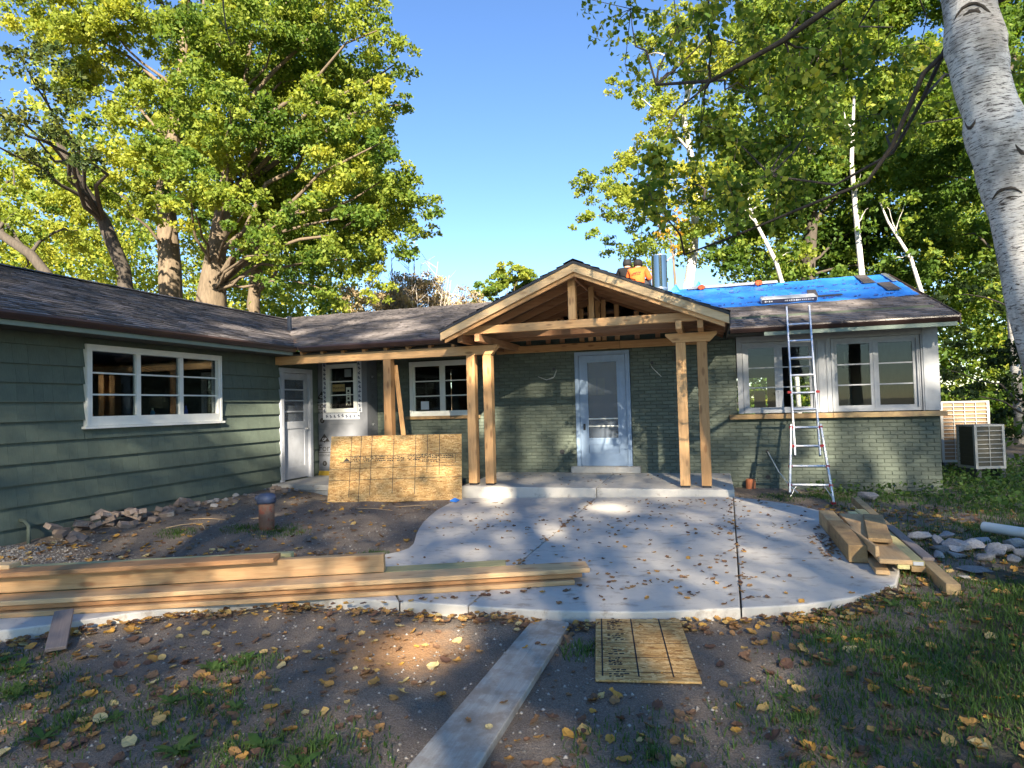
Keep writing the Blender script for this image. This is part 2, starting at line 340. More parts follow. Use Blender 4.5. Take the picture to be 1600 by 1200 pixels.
# ================================================================ GROUND
CP = np.array([(-8,5.4,.04),(-8,10,.08),(-8,7.5,.07),(-6,8,-.01),(-4.4,9.6,-.05),(-3.6,7.0,-.09),(-4.4,6.4,-.08),(-6.2,5.2,-.10),(-3.5,3.4,-.13),(-2,3.5,-.10),(-5.2,3.1,-.15),(-4.2,3.9,-.115),(-3.2,4.35,-.09),(-2.2,4.35,-.075),(-1.2,4.3,-.05),(-.3,4.4,-.03),(.6,4.7,-.005),(1.2,5.2,.02),(0,3.6,-.06),(2,5.4,.02),(1.9,8,.02),(1.9,7,.01),(3.6,12,-.14),(2,11.4,-.10),(1.2,10.6,-.06),(.7,10.6,-.05),(0,1,-.12),(-3,1,-.17),(3,1,-.08),(6,15,-.18),(-1,7,-.10),(-6.7,11,-.1),(-2,11,-.1),(-12,3,-.1),(8,6,.0),(-20,20,.0),(10,25,-.1),(-10,40,0),(15,-10,-.1),(-15,-10,-.1)])
def gz(x, y):
    x = np.asarray(x, float); y = np.asarray(y, float)
    d2 = (x[..., None]-CP[:, 0])**2+(y[..., None]-CP[:, 1])**2+.12
    wt = d2**-1.6
    return (wt*CP[:, 2]).sum(-1)/wt.sum(-1)
def G(x, y): return float(gz(np.array([x]), np.array([y]))[0])
def axis(lo, hi, step, far):
    a = list(np.arange(lo, hi+step/2, step)); s = step; x = hi
    while x < far: s *= 1.35; x += s; a.append(x)
    s = step; x = lo
    while x > -far: s *= 1.35; x -= s; a.insert(0, x)
    return np.array(a)
xs = axis(-9, 5, .075, 420); ys = axis(1.2, 12, .075, 420)
XX, YY = np.meshgrid(xs, ys); ZZ = gz(XX, YY)
nz = rng.normal(0, 1, XX.shape); k = np.array([1,2,3,2,1.])/9
for ax in (0, 1): nz = np.apply_along_axis(lambda r: np.convolve(r, k, 'same'), ax, nz)
near = (XX > -9) & (XX < 5) & (YY > 1) & (YY < 12.2)
n2 = rng.normal(0, 1, XX.shape); k2 = np.hanning(15); k2 /= k2.sum()
for ax in (0, 1): n2 = np.apply_along_axis(lambda r: np.convolve(r, k2, 'same'), ax, n2)
ZZ = ZZ+near*(nz*.020+n2*.11)
ub_ = (XX > -1.02) & (XX < 0) & (YY > 3.5) & (YY < 4.62); ZZ[ub_] = np.minimum(ZZ[ub_], -.052)
up_ = (XX > -1.4) & (XX < -.93) & (YY < 4.55) & (YY > 1); ZZ[up_] = np.minimum(ZZ[up_], -.072)
nx, ny = len(xs), len(ys)
idx = np.arange(nx*ny).reshape(ny, nx)
quads = np.stack([idx[:-1, :-1], idx[:-1, 1:], idx[1:, 1:], idx[1:, :-1]], -1).reshape(-1, 4)
def np_mesh(name, verts, faces, m, tint=None, smooth=False):
    me = bpy.data.meshes.new(name); nv, nf = len(verts), len(faces); kf = faces.shape[1]
    me.vertices.add(nv); me.vertices.foreach_set('co', np.ascontiguousarray(verts, dtype=np.float32).ravel())
    me.loops.add(nf*kf); me.loops.foreach_set('vertex_index', np.ascontiguousarray(faces, dtype=np.int32).ravel())
    me.polygons.add(nf); me.polygons.foreach_set('loop_start', np.arange(0, nf*kf, kf, dtype=np.int32))
    if tint is not None:
        at = me.attributes.new('tint', 'FLOAT', 'FACE'); at.data.foreach_set('value', np.asarray(tint, np.float32))
    if smooth: me.polygons.foreach_set('use_smooth', np.ones(nf, bool))
    me.update(calc_edges=True); me.materials.append(m); return me
ground = link('ground', np_mesh('ground', np.stack([XX, YY, ZZ], -1).reshape(-1, 3), quads, M_['ground'], smooth=True))
tag(ground, 'dark bare soil and lawn around the patio', None, kind='structure')
def zsurf(x, y):
    i = np.clip(np.searchsorted(xs, x)-1, 0, nx-2); j = np.clip(np.searchsorted(ys, y)-1, 0, ny-2)
    fx = (x-xs[i])/(xs[i+1]-xs[i]); fy = (y-ys[j])/(ys[j+1]-ys[j])
    return ZZ[j, i]*(1-fx)*(1-fy)+ZZ[j, i+1]*fx*(1-fy)+ZZ[j+1, i]*(1-fx)*fy+ZZ[j+1, i+1]*fx*fy
# ================================================================ PATIO
def zp(x): return .0215*(x+2.05)
OUT = [(.29,10.19),(-4.1,10.19),(-4.09,9.53),(-4.02,8.95),(-3.91,8.45),(-3.78,7.95),(-3.63,7.5),(-3.5,7.15),(-3.37,6.85),(-3.27,6.6),(-3.22,6.38),(-3.25,6.2),(-3.36,6.03),(-3.62,5.86),(-4.2,5.62),(-4.9,5.3),(-5.7,4.85),(-6.5,4.3),(-7.3,3.6),(-8.0,2.8),(-8.6,1.9),(-7.4,1.3),(-6.8,1.95),(-6.1,2.6),(-5.5,3.06),(-5.09,3.43),(-4.72,3.69),(-4.44,3.94),(-4.2,4.1),(-3.99,4.23),(-3.75,4.35),(-3.52,4.45),(-3.3,4.51),(-3.1,4.545),(-2.75,4.565),(-2.5,4.565),(-2.24,4.555),(-2.0,4.545),(-1.78,4.535),(-1.57,4.52),(-1.37,4.515),(-1.17,4.515),(-.97,4.53),(-.75,4.555),(-.53,4.59),(-.35,4.63),(-.18,4.675),(.12,4.77),(.36,4.845),(.59,4.93),(.91,5.13),(1.12,5.32),(1.3,5.56),(1.42,5.95),(1.5,6.3),(1.58,6.7),(1.59,7.1),(1.54,7.6),(1.46,8.05),(1.39,8.5),(1.28,8.92),(1.13,9.25),(.92,9.56),(.62,9.88),(.45,10.05)]
patio = tag(empty('patio', (-1.5, 7, 0)), 'light grey curved concrete patio and walk in front of the porch', None, kind='structure')
def panel(cuts):
    bm = bmesh.new(); vs_ = [bm.verts.new((x, y, 0)) for x, y in OUT]; bm.faces.new(vs_)
    bmesh.ops.triangulate(bm, faces=bm.faces[:])
    for co, no in cuts:
        bmesh.ops.bisect_plane(bm, geom=bm.verts[:]+bm.edges[:]+bm.faces[:], plane_co=(*co, 0), plane_no=(*no, 0), clear_outer=True)
    bmesh.ops.dissolve_limit(bm, angle_limit=.001, verts=bm.verts[:], edges=bm.edges[:])
    for v in bm.verts: v.co.z = zp(v.co.x)
    ret = bmesh.ops.extrude_face_region(bm, geom=bm.faces[:])
    for e in ret['geom']:
        if isinstance(e, bmesh.types.BMVert): e.co.z -= .28
    bmesh.ops.recalc_face_normals(bm, faces=bm.faces)
    top = [e for e in bm.edges if len(e.link_faces) == 2 and sum(f.normal.z > .5 for f in e.link_faces) == 1]
    bmesh.ops.bevel(bm, geom=top, offset=.012, segments=2, affect='EDGES', profile=.5)
    me = bpy.data.meshes.new('concrete_panel'); bm.to_mesh(me); bm.free(); me.materials.append(M_['concrete']); return me
g_ = .006
J1a, J1n = (-1.80, 7), (1, .0); J2a, J2n = (.20, 7), (.999, -.022)
WA, WN = (-2.26, 4.68), (-.66, -.75)           # walk joint line normal (towards the walk)
wj = (-3.30, 6.1)
wn = Vector((wj[1]-4.6, -(wj[0]+2.27))).normalized(); wn = Vector((-abs(wn.x), abs(wn.y)))
wn = Vector((-.82, -.57))
def neg(v): return (-v[0], -v[1])
def off(p, nrm, d): return (p[0]+nrm[0]*d, p[1]+nrm[1]*d)
for cuts in ([(off(J2a, J2n, g_), neg(J2n))],
             [(off(J2a, J2n, -g_), J2n), (off(J1a, J1n, g_), neg(J1n))],
             [(off(J1a, J1n, -g_), J1n), (off((-2.9, 5.3), wn, -g_), wn)],
             [(off((-2.9, 5.3), wn, g_), neg(wn)), (off((-5.2, 4.2), wn, -g_), wn)],
             [(off((-5.2, 4.2), wn, g_), neg(wn))]):
    link('concrete_panel', panel(cuts), patio)
# ================================================================ HOUSE
house = empty('house', (-4, 13, 0))
tag(house, 'low green ranch house with dark shingle roof and unfinished timber gable porch', 'house')
# ---- brick facade Y=12.2
FY = 12.2
holesF = [(-6.06,-4.55,1.30,2.50), (-2.50,-1.44,.30,2.46), (.46,3.62,1.15,2.62)]
bw = MB()
def wall_rects(x0, x1, z0, z1, holes):
    xs_ = sorted({x0, x1, *[h[0] for h in holes], *[min(h[1], x1) for h in holes]}); out = []
    for a, b in zip(xs_, xs_[1:]):
        zz = z0; hs = sorted([h for h in holes if h[0] < (a+b)/2 < h[1]], key=lambda h: h[2])
        for h in hs:
            if h[2] > zz: out.append((a, b, zz, h[2]))
            zz = h[3]
        if zz < z1: out.append((a, b, zz, z1))
    return out
for a, b, c, d in wall_rects(-6.82, 3.60, -.35, 2.72, holesF): bw.box((a, FY+.006, c), (b, FY+.20, d))
bw.box((-6.6, FY+.006, 2.72), (3.6, FY+.12, 3.0))
brick_wall = bw.build('brick_wall', M_['mortar'], house)
tag(brick_wall, 'green painted brick front wall')
CL, BL = .0677, .203
bricks = []
for r in range(int((2.72+.30)/CL)):
    z = -.30+r*CL; x = -6.82-(BL+.010)*(.5 if r % 2 else 0)
    while x < 3.60:
        a, b = max(x, -6.82), min(x+BL, 3.60); z1 = z+CL-.0095
        segs = [(a, b)]
        for h in holesF:
            if z1 > h[2]+.004 and z < h[3]-.004:
                ns = []
                for p, q in segs:
                    if q <= h[0] or p >= h[1]: ns.append((p, q))
                    else:
                        if p < h[0]: ns.append((p, h[0]))
                        if q > h[1]: ns.append((h[1], q))
                segs = ns
        bricks += [(p, q, z, z1) for p, q in segs if q-p > .02]
        x += BL+.010
def bdepth(b):
    x = (b[0]+b[1])/2; z = b[2]
    under = 1 if (x > .7 and z < 1.1 and z > -.1) else 0
    return (-under, -(x*-.297+FY*.955) if False else (FY*.955-x*.297))
bricks.sort(key=bdepth)
BM_ = {}
def brick_mesh(L):
    L = round(L, 2)
    if L not in BM_:
        hh = (CL-.0095)/2; c = .004; d = .012; l = L/2; mb = MB()
        o = [(-l,0,-hh),(l,0,-hh),(l,0,hh),(-l,0,hh)]; i = [(-l+c,-d,-hh+c),(l-c,-d,-hh+c),(l-c,-d,hh-c),(-l+c,-d,hh-c)]; mid = [(x, -d+c, z) for x, _, z in o]
        for k in range(4):
            j = (k+1) % 4; mb.poly((o[k], o[j], mid[j], mid[k])); mb.poly((mid[k], mid[j], i[j], i[k]))
        mb.poly(i); BM_[L] = mb.mesh('brick', M_['brick'])
    return BM_[L]
rest = MB()
for i, (a, b, z0, z1) in enumerate(bricks):
    dy = random.uniform(-.002, .003)
    if i < 295: link('brick', brick_mesh(b-a), brick_wall, Matrix.Translation(((a+b)/2, FY+.006+dy, (z0+z1)/2)))
    else:
        y1 = FY+.006; y0 = y1-.012+dy; t = random.random(); c = .004
        rest.poly(((a+c,y0,z0+c),(b-c,y0,z0+c),(b-c,y0,z1-c),(a+c,y0,z1-c)), t)
        rest.poly(((a,y1,z0),(b,y1,z0),(b-c,y0,z0+c),(a+c,y0,z0+c)), t); rest.poly(((a,y1,z1),(a+c,y0,z1-c),(b-c,y0,z1-c),(b,y1,z1)), t)
        rest.poly(((a,y1,z0),(a+c,y0,z0+c),(a+c,y0,z1-c),(a,y1,z1)), t); rest.poly(((b,y1,z0),(b,y1,z1),(b-c,y0,z1-c),(b-c,y0,z0+c)), t)
tag(rest.build('brickwork', M_['brick'], brick_wall), kind='stuff')
# right end wall, back wall, floor
ew = MB(); ew.box((3.46, FY+.2, -.35), (3.6, 19, 2.74)); ew.prism(((3.46,FY+.2,2.742),(3.46,19,2.742),(3.46,15.6,4.06)), (.14,0,0))
ew.build('end_wall', M_['siding'], house)
bkw = MB()
for a, b, c, d in wall_rects(-7.9, 3.44, -.35, 2.74, [(.3,1.5,.9,2.1),(-1.5,-.6,.9,2.1),(2.1,3.0,.9,2.1)]): bkw.box((a, 18.9, c), (b, 19.0, d))
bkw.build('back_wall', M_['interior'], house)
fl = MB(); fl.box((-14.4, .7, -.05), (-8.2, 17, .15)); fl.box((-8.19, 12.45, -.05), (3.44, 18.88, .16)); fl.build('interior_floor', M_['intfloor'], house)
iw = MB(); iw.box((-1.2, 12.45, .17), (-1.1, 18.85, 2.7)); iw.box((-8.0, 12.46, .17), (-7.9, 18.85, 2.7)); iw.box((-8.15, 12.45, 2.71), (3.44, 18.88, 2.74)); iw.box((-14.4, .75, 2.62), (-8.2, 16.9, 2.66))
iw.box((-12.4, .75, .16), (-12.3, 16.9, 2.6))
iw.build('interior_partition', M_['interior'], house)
# pale upright panels inside the sun room
pbox('interior_panel', (2.45,15.8,.4), (3.0,15.86,2.15), M_['drywall'], house)
pbox('interior_panel', (1.0,16.4,.4), (1.25,16.46,1.7), M_['drywall'], house)
# ---- left wing
lw = MB()
holesL = [(6.44,8.93,1.36,2.48), (10.48,11.50,.14,2.36)]
for a, b, c, d in wall_rects(.5, 11.77, -.35, 2.72, holesL): lw.box((-8.15, a, c), (-8.012, b, d))
lw.box((-8.15, 11.77, -.35), (-8.012, 17, 2.72)); lw.box((-14.5, .5, -.35), (-14.4, 17, 2.72)); lw.box((-14.4, 16.9, -.35), (-8.15, 17, 2.72)); lw.box((-14.4, .5, -.35), (-8.15, .6, 2.72))
siding = lw.build('shake_wall', M_['siding'], house); tag(siding, 'dark green shake clad side wall')
rows = [-.06,.19,.445,.70,.955,1.21,1.46,1.70,1.94,2.17,2.41]
shk = MB(); cnt = 0; SK = {}
def shake_mesh(wd, h):
    key = (round(wd, 2), round(h, 2))
    if key not in SK:
        a, b = key[0]/2-.0009, key[1]; mb = MB(); t = .042
        mb.hexa(((0,-a,0),(t,-a,0),(t,a,0),(0,a,0),(0,-a,b),(.004,-a,b),(.004,a,b),(0,a,b))); SK[key] = mb.mesh('shake', M_['shake'])
    return SK[key]
for ri, z in enumerate(rows):
    ztop = rows[ri+1] if ri+1 < len(rows) else 2.60
    y = .5
    while y < 11.74:
        wd = random.choice((.12,.15,.18,.2,.23,.26,.3)); y1 = min(y+wd, 11.74)
        za, zb = z, ztop+.02
        segs = [(y, y1, za, zb)]
        for h in holesL:
            ns = []
            for p, q, c, d in segs:
                if q <= h[0] or p >= h[1] or c >= h[3] or d <= h[2]: ns.append((p, q, c, d)); continue
                if p < h[0]: ns.append((p, h[0], c, d))
                if q > h[1]: ns.append((h[1], q, c, d))
                if c < h[2] and h[2]-c > .03: ns.append((max(p, h[0]), min(q, h[1]), c, h[2]))
                if d > h[3] and d-h[3] > .03: ns.append((max(p, h[0]), min(q, h[1]), h[3], d))
            segs = ns
        for p, q, c, d in segs:
            if q-p < .02: continue
            if y > 5.1 and cnt < 298:
                link('shake', shake_mesh(q-p, d-c), siding, Matrix.Translation((-8.012+random.uniform(0, .0012), (p+q)/2, c))); cnt += 1
            else:
                a = (p+q)/2; hw = (q-p)/2-.002
                shk.hexa(((-8.012,a-hw,c),(-7.970,a-hw,c),(-7.970,a+hw,c),(-8.012,a+hw,c),(-8.012,a-hw,d),(-8.008,a-hw,d),(-8.008,a+hw,d),(-8.012,a+hw,d)), random.random())
        y = y1
tag(shk.build('shake_rows', M_['shake'], siding), kind='stuff')
# foundation strip at the foot of the shake wall
# ---- recess wall with sheathing panels
sw = MB(); holesR = [(-7.78,-7.04,1.45,2.48)]
for a, b, c, d in wall_rects(-8.0, -6.82, .02, 2.70, holesR): sw.box((a, 11.77, c), (b, 11.9, d))
sheath = sw.build('sheathing_panel', M_['foam'], house); tag(sheath, 'grey printed sheathing around a new window')
s2 = MB().box((-6.95, 11.905, .02), (-6.823, 12.2, 2.70)).build('sheathing_panel', M_['foam'], house)
pbox('corner_tape', (-6.90,11.764,.15), (-6.814,11.768,2.6), M_['foam'], house)
pbox('yellow_flashing', (-7.985,11.73,.13), (-6.85,11.765,.23), simple('yellow_flashing', (.52,.33,.04), .6, .2, 6, 30, .1, rnd=0), house)
def text(name, body, size, mw, m, parent, ext=.0006, al='LEFT', sx=1.0, shear=0):
    c = bpy.data.curves.new(name, 'FONT'); c.body = body; c.size = size; c.extrude = ext; c.align_x = al; c.shear = shear; c.materials.append(m); c.resolution_u = 3
    tmp = bpy.data.objects.new('tmp_text', c); col.objects.link(tmp); dg = bpy.context.evaluated_depsgraph_get()
    me = bpy.data.meshes.new_from_object(tmp.evaluated_get(dg)); me.name = name; bpy.data.objects.remove(tmp); bpy.data.curves.remove(c)
    return link(name, me, parent, mw @ Matrix.Diagonal((sx,1,1,1)))
def facing(p, u, v):    # text plane: x along u, y along v
    u, v = Vector(u).normalized(), Vector(v).normalized(); n_ = u.cross(v); m = Matrix.Identity(4)
    for i in range(3): m[i][0] = u[i]; m[i][1] = v[i]; m[i][2] = n_[i]; m[i][3] = p[i]
    return m
def gp_logo(px, pz, k, parent, mk, plane='Y'):
    if plane == 'Y': f = lambda a, b, e=0: (px+a*k, 11.7672-e, pz+b*k); u = (1,0,0)
    else: f = lambda a, b, e=0: (-6.8205+e, px+a*k, pz+b*k); u = (0,1,0)
    e3 = Vector(f(0,0,.0012))-Vector(f(0,0))
    t = MB(); t.prism([f(-.13,0), f(.13,0), f(0,.17)], e3); t.prism([f(-.02,0), f(.02,0), f(0,-.03)], e3); lg = t.build('printed_logo', mk, parent)
    tr = MB(); tr.prism([f(-.14,-.235), f(.5,-.235), f(.5,-.22), f(-.14,-.22)], e3); tr.build('printed_rule', mk, parent)
    text('lettering', 'GP', .085*k, facing(f(-.055,.02,.003), u, (0,0,1)), M_['tape'], parent)
    text('lettering', 'ForceField', .2*k, facing(f(-.15,-.2,.002), u, (0,0,1)), mk, parent)
    text('lettering', 'WEATHER BARRIER', .065*k, facing(f(-.14,-.31,.002), u, (0,0,1)), mk, parent)
    r = MB(); ring = [f(.055*math.cos(a), -.46+.055*math.sin(a)) for a in np.linspace(0, 2*math.pi, 17)[:-1]]; r.prism(ring, e3); r.build('printed_badge', mk, parent)
    text('lettering', 'B', .07*k, facing(f(-.022,-.485,.003), u, (0,0,1)), M_['foam'], parent)
    for j in range(4):
        q = MB(); q.prism([f(-.12,-.56-.03*j), f(.16-.03*(j%2),-.56-.03*j), f(.16-.03*(j%2),-.55-.03*j), f(-.12,-.55-.03*j)], e3); q.build('small_print', M_['printgrey'], parent)
gp_logo(-7.855, .845, 1.0, sheath, M_['print'])
gp_logo(-7.90, 1.75, 1.0, sheath, M_['print'])
gp_logo(12.0, 1.15, .8, s2, M_['printgrey'], 'X'); gp_logo(12.0, 2.15, .8, s2, M_['printgrey'], 'X')
q = MB().box((-7.70,11.766,1.205),(-7.15,11.769,1.218)); q.build('small_print', M_['printgrey'], sheath)
# ---- windows.  frame axes: u along wall, z up, n outward
def window(name, o3, u, nrm, wd, h, casing, mats, cols, rws, depth=.10, label=None, sill=None, mid=.045, mun=.022, inset=.035, glass='glass', bottomrail=0, sash=.0):
    o3, u, nrm = Vector(o3), Vector(u), Vector(nrm)
    def P(a, z, d): return o3+u*a+Vector((0,0,z))+nrm*d
    def bar(mb, a0, a1, z0, z1, d0, d1):
        pts = [P(a0,z0,d0),P(a1,z0,d0),P(a1,z0,d1),P(a0,z0,d1),P(a0,z1,d0),P(a1,z1,d0),P(a1,z1,d1),P(a0,z1,d1)]; mb.hexa(pts)
    f = MB(); c = casing
    bar(f,0,wd,h-c,h,-depth,.022); bar(f,0,wd,0,c+bottomrail,-depth,.022); bar(f,0,c,c+bottomrail,h-c,-depth,.022); bar(f,wd-c,wd,c+bottomrail,h-c,-depth,.022)
    # stepped outer moulding
    bar(f,.004,wd-.004,h-c*.45,h-.004,.022,.032); bar(f,.004,c*.45,.004,h-c*.45,.022,.032); bar(f,wd-c*.45,wd-.004,.004,h-c*.45,.022,.032)
    win = f.build(name, mats, house)
    if label: win['label'] = label
    iw_ = wd-2*c; cw = (iw_-mid*(cols-1))/cols; z0, z1 = c+bottomrail, h-c
    for i in range(cols):
        a0 = c+i*(cw+mid); a1 = a0+cw
        if i < cols-1:
            b = MB(); bar(b, a1, a1+mid, z0, z1, -.07, -.005); b.build('mullion', mats, win)
        if sash:
            b = MB(); s_ = sash; bar(b,a0,a1,z0,z0+s_,-.06,-.015); bar(b,a0,a1,z1-s_,z1,-.06,-.015); bar(b,a0,a0+s_,z0+s_,z1-s_,-.06,-.015); bar(b,a1-s_,a1,z0+s_,z1-s_,-.06,-.015); b.build('sash', mats, win)
            b0, b1, y0, y1 = a0+s_, a1-s_, z0+s_, z1-s_
        else: b0, b1, y0, y1 = a0, a1, z0, z1
        rh = (y1-y0)/rws
        for j in range(rws):
            p0, p1 = y0+j*rh, y0+(j+1)*rh
            if j: 
                b = MB(); bar(b, b0, b1, p0-mun/2, p0+mun/2, -.055, -.022); b.build('muntin', mats, win)
            e0 = p0+(mun/2+.0005 if j else 0); e1 = p1-(mun/2+.0005 if j < rws-1 else 0)
            g = MB(); bar(g, b0+.0005, b1-.0005, e0, e1, -.044, -.040); g.build('pane', M_[glass], win)
    if sill:
        b = MB(); bar(b, -sill[0], wd+sill[0], -sill[1], -.002, -.02, sill[2]); b.build('sill', mats if len(sill) < 4 else sill[3], win)
    return win, P
wmat = M_['white']
wL, PL = window('window', (-7.968,6.44,1.375), (0,1,0), (1,0,0), 2.47, 1.105, .085, wmat, 3, 3, label='white three part kitchen window in the shake wall', sill=(.04,.035,.05), mid=.075, bottomrail=.045, depth=.12)
window('window', (-6.04,12.19,1.335), (1,0,0), (0,-1,0), 1.46, 1.14, .07, wmat, 2, 3, label='white two part window beside the porch posts', sill=(.10,.065,.05,M_['oldtimber']), sash=.035)
pbox('notice', (-5.78,12.16,1.47), (-5.6,12.165,1.64), simple('paper', (.66,.68,.70), .8, .05, 5, 30, .05, rnd=0), house)
wR, PR = window('window', (-7.78,11.765,1.455), (1,0,0), (0,-1,0), .74, 1.02, .085, wmat, 1, 3, label='new white window with stickers and taped edges', depth=.08)
tp = MB()
for a, b, c, d in ((-7.88,-7.0,1.31,1.453),(-7.88,-7.782,1.453,2.56),(-7.038,-6.94,1.453,2.56)): tp.box((a,11.7655,c),(b,11.7685,d))
tape = tp.build('flashing_tape', M_['tape'], house)
pm = MB(); random.seed(3)
def paw(cx, cz):
    for k in range(5):
        a = k*1.256+random.random(); r = .022 if k else .0
        ring = [(cx+r*math.cos(a)+.012*math.cos(t), 11.765, cz+r*1.1*math.sin(a)+.014*math.sin(t)) for t in np.linspace(0, 2*math.pi, 7)[:-1]]; pm.prism(ring, (0,-.0012,0))
for k in range(11): paw(-7.83+random.uniform(-.01,.01), 1.5+k*.097)
for k in range(11): paw(-6.99+random.uniform(-.01,.01), 1.5+k*.097)
for k in range(9): paw(-7.78+k*.095, 1.38+random.uniform(-.015,.015))
tape_p = pm.build('tape_print', simple('navy_print', (.06,.075,.12), .6, .1, 5, 30, .05, rnd=0), tape); tape_p['kind'] = 'stuff'
stk = pbox('sticker', (-7.66,11.794,1.90), (-7.36,11.797,2.05), simple('ochre_sticker', (.27,.20,.075), .6, .1, 5, 30, .05, rnd=0), house)
text('lettering', 'MARVIN', .075, facing((-7.645,11.7925,1.945), (1,0,0), (0,0,1)), M_['print'], stk)
pbox('sticker', (-7.33,11.794,1.60), (-7.22,11.797,1.98), simple('pale_sticker', (.48,.50,.42), .6, .1, 5, 30, .05, rnd=0), house)
sq = MB()
for k in range(4): sq.box((-7.30,11.7925,1.64+.08*k), (-7.25,11.7935,1.69+.08*k))
sq.build('sticker_mark', M_['print'], house)
pbox('sticker', (-7.36,11.794,2.2), (-7.2,11.797,2.36), simple('grey_sticker', (.16,.19,.21), .6, .1, 5, 30, .05, rnd=0), house)
# sun room window band
band = MB()
band.box((.47,12.14,2.52),(3.615,12.26,2.72)); band.box((.47,12.15,1.25),(.56,12.25,2.518)); band.box((1.77,12.15,1.25),(2.0,12.25,2.518)); band.box((3.36,12.13,1.25),(3.612,12.25,2.518))
band.box((3.385,12.115,1.26),(3.43,12.128,2.70)); band.box((1.80,12.135,1.26),(1.84,12.148,2.5)); band.box((1.93,12.135,1.26),(1.97,12.148,2.5))
bd = band.build('window_surround', M_['trim'], house)
window('window', (.565,12.19,1.255), (1,0,0), (0,-1,0), 1.20, 1.26, .05, M_['trim'], 2, 3, label='grey sun room window pair behind the ladder', sash=.05, mid=.03)
window('window', (2.005,12.19,1.255), (1,0,0), (0,-1,0), 1.35, 1.26, .05, M_['trim'], 2, 3, label='grey sun room window pair at the house corner', sash=.05, mid=.03)
for k, (a, b) in enumerate(((.31,2.0),(2.005,3.69))): beam('window_sill', (a,12.17,1.195), (b,12.17,1.195), .16, .085, M_['oldtimber'], house)
ezw = MB(); ezw.box((3.462,12.27,1.25),(3.598,12.4,2.72)); ezw.build('corner_post', M_['trim'], house)
# ---- front storm door
dr = MB()
dr.box((-2.495,12.13,.30),(-2.415,12.24,2.43)); dr.box((-1.525,12.13,.30),(-1.445,12.24,2.43)); dr.box((-2.495,12.13,2.432),(-1.445,12.24,2.50)); 
dr.box((-2.47,12.115,.31),(-2.43,12.128,2.42)); dr.box((-1.51,12.115,.31),(-1.47,12.128,2.42))
dfr = dr.build('door_frame', M_['doorblue'], house)
dd = MB(); x0, x1 = -2.41, -1.53; y0, y1 = 12.145, 12.185; zb, zt = .315, 2.425
dd.box((x0,y0,zb),(x0+.15,y1,zt)); dd.box((x1-.15,y0,zb),(x1,y1,zt)); dd.box((x0+.15,y0,zt-.13),(x1-.15,y1,zt)); dd.box((x0+.15,y0,zb),(x1-.15,y1,zb+.24)); dd.box((x0+.15,y0,zb+.40),(x1-.15,y1,zb+.52)); dd.box((x0+.155,y0+.012,zb+.243),(x1-.155,y1-.005,zb+.397))
# raised bead round the glass
dd.box((x0+.13,y0-.012,zb+.50),(x0+.16,y0-.001,zt-.10)); dd.box((x1-.16,y0-.012,zb+.50),(x1-.13,y0-.001,zt-.10)); dd.box((x0+.161,y0-.012,zt-.13),(x1-.161,y0-.001,zt-.10)); dd.box((x0+.161,y0-.012,zb+.50),(x1-.161,y0-.001,zb+.53))
sd = dd.build('storm_door', M_['doorblue'], house); tag(sd, 'blue grey storm door with two push bars')
pbox('glass_pane', (x0+.151,y0+.016,zb+.521), (x1-.151,y0+.020,zt-.131), M_['screen'], sd)
for zz in (1.20, 1.06): pbox('push_bar', (x0+.152,y0-.006,zz), (x1-.152,y0+.014,zz+.022), M_['white'], sd)
hd = MB().box((x0+.055,y0-.014,1.0),(x0+.095,y0-.001,1.12)); hd.tube(((x0+.075,y0-.014,1.07),(x0+.075,y0-.06,1.07)), .014, 8); hd.build('door_handle', M_['blackplastic'], sd)
for zz in (.62, 2.17): pbox('hinge', (x1-.012,y0-.012,zz), (x1+.010,y0-.001,zz+.09), M_['doorblue'], sd)
ib = MB(); ib.box((-2.415,12.20,.31),(-2.24,12.24,2.42)); ib.box((-1.93,12.20,1.66),(-1.525,12.24,1.99)); ib.box((-2.24,12.20,.31),(-1.525,12.24,1.655)); ib.box((-2.24,12.20,1.995),(-1.525,12.24,2.42)); ib.box((-2.095,12.205,1.66),(-2.075,12.235,1.99))
idr = ib.build('inner_door', M_['doorblue'], house)
for a, b in ((-2.238,-2.097),(-2.073,-1.932)):
    pbox('door_light', (a,12.215,1.662), (b,12.222,1.988), simple('patterned_curtain', (.62,.60,.42), .8, .3, 30, 30, .1, rnd=0), idr)
pbox('door_sill', (-2.60,12.02,.185), (-1.29,12.185,.31), M_['concrete2'], house, .012)
# ---- side door in the shake wall
sd2 = MB()
sd2.box((-8.06,10.48,.14),(-7.945,10.56,2.36)); sd2.box((-8.06,11.42,.14),(-7.945,11.50,2.36)); sd2.box((-8.06,10.56,2.27),(-7.945,11.42,2.36))
sd2.build('door_frame', M_['paledoor'], house)
b = MB(); X0, X1 = -8.05, -8.01
def db(a0,a1,z0,z1): b.box((X0,a0,z0),(X1,a1,z1))
db(10.565,10.67,.16,2.265); db(11.30,11.415,.16,2.265); db(10.67,11.30,2.14,2.265); db(10.67,11.30,.16,.40); db(10.67,11.30,1.16,1.30)
b.box((X0+.01,10.67,.40),(X1-.014,11.30,1.16))
for zz in (1.50,1.72,1.94): db(10.67,11.30,zz-.014,zz+.014)
d2 = b.build('side_door', M_['paledoor'], house); tag(d2, 'pale grey side door with a ladder of four panes')
for z0, z1 in ((1.301,1.485),(1.515,1.705),(1.735,1.925),(1.955,2.139)): pbox('pane', (X0+.015,10.671,z0), (X0+.019,11.299,z1), M_['screen'], d2)
kb = MB().tube(((X1,11.36,1.14),(X1+.05,11.36,1.14)), (.03,.025), 10); kb.build('door_handle', M_['metal'], d2)
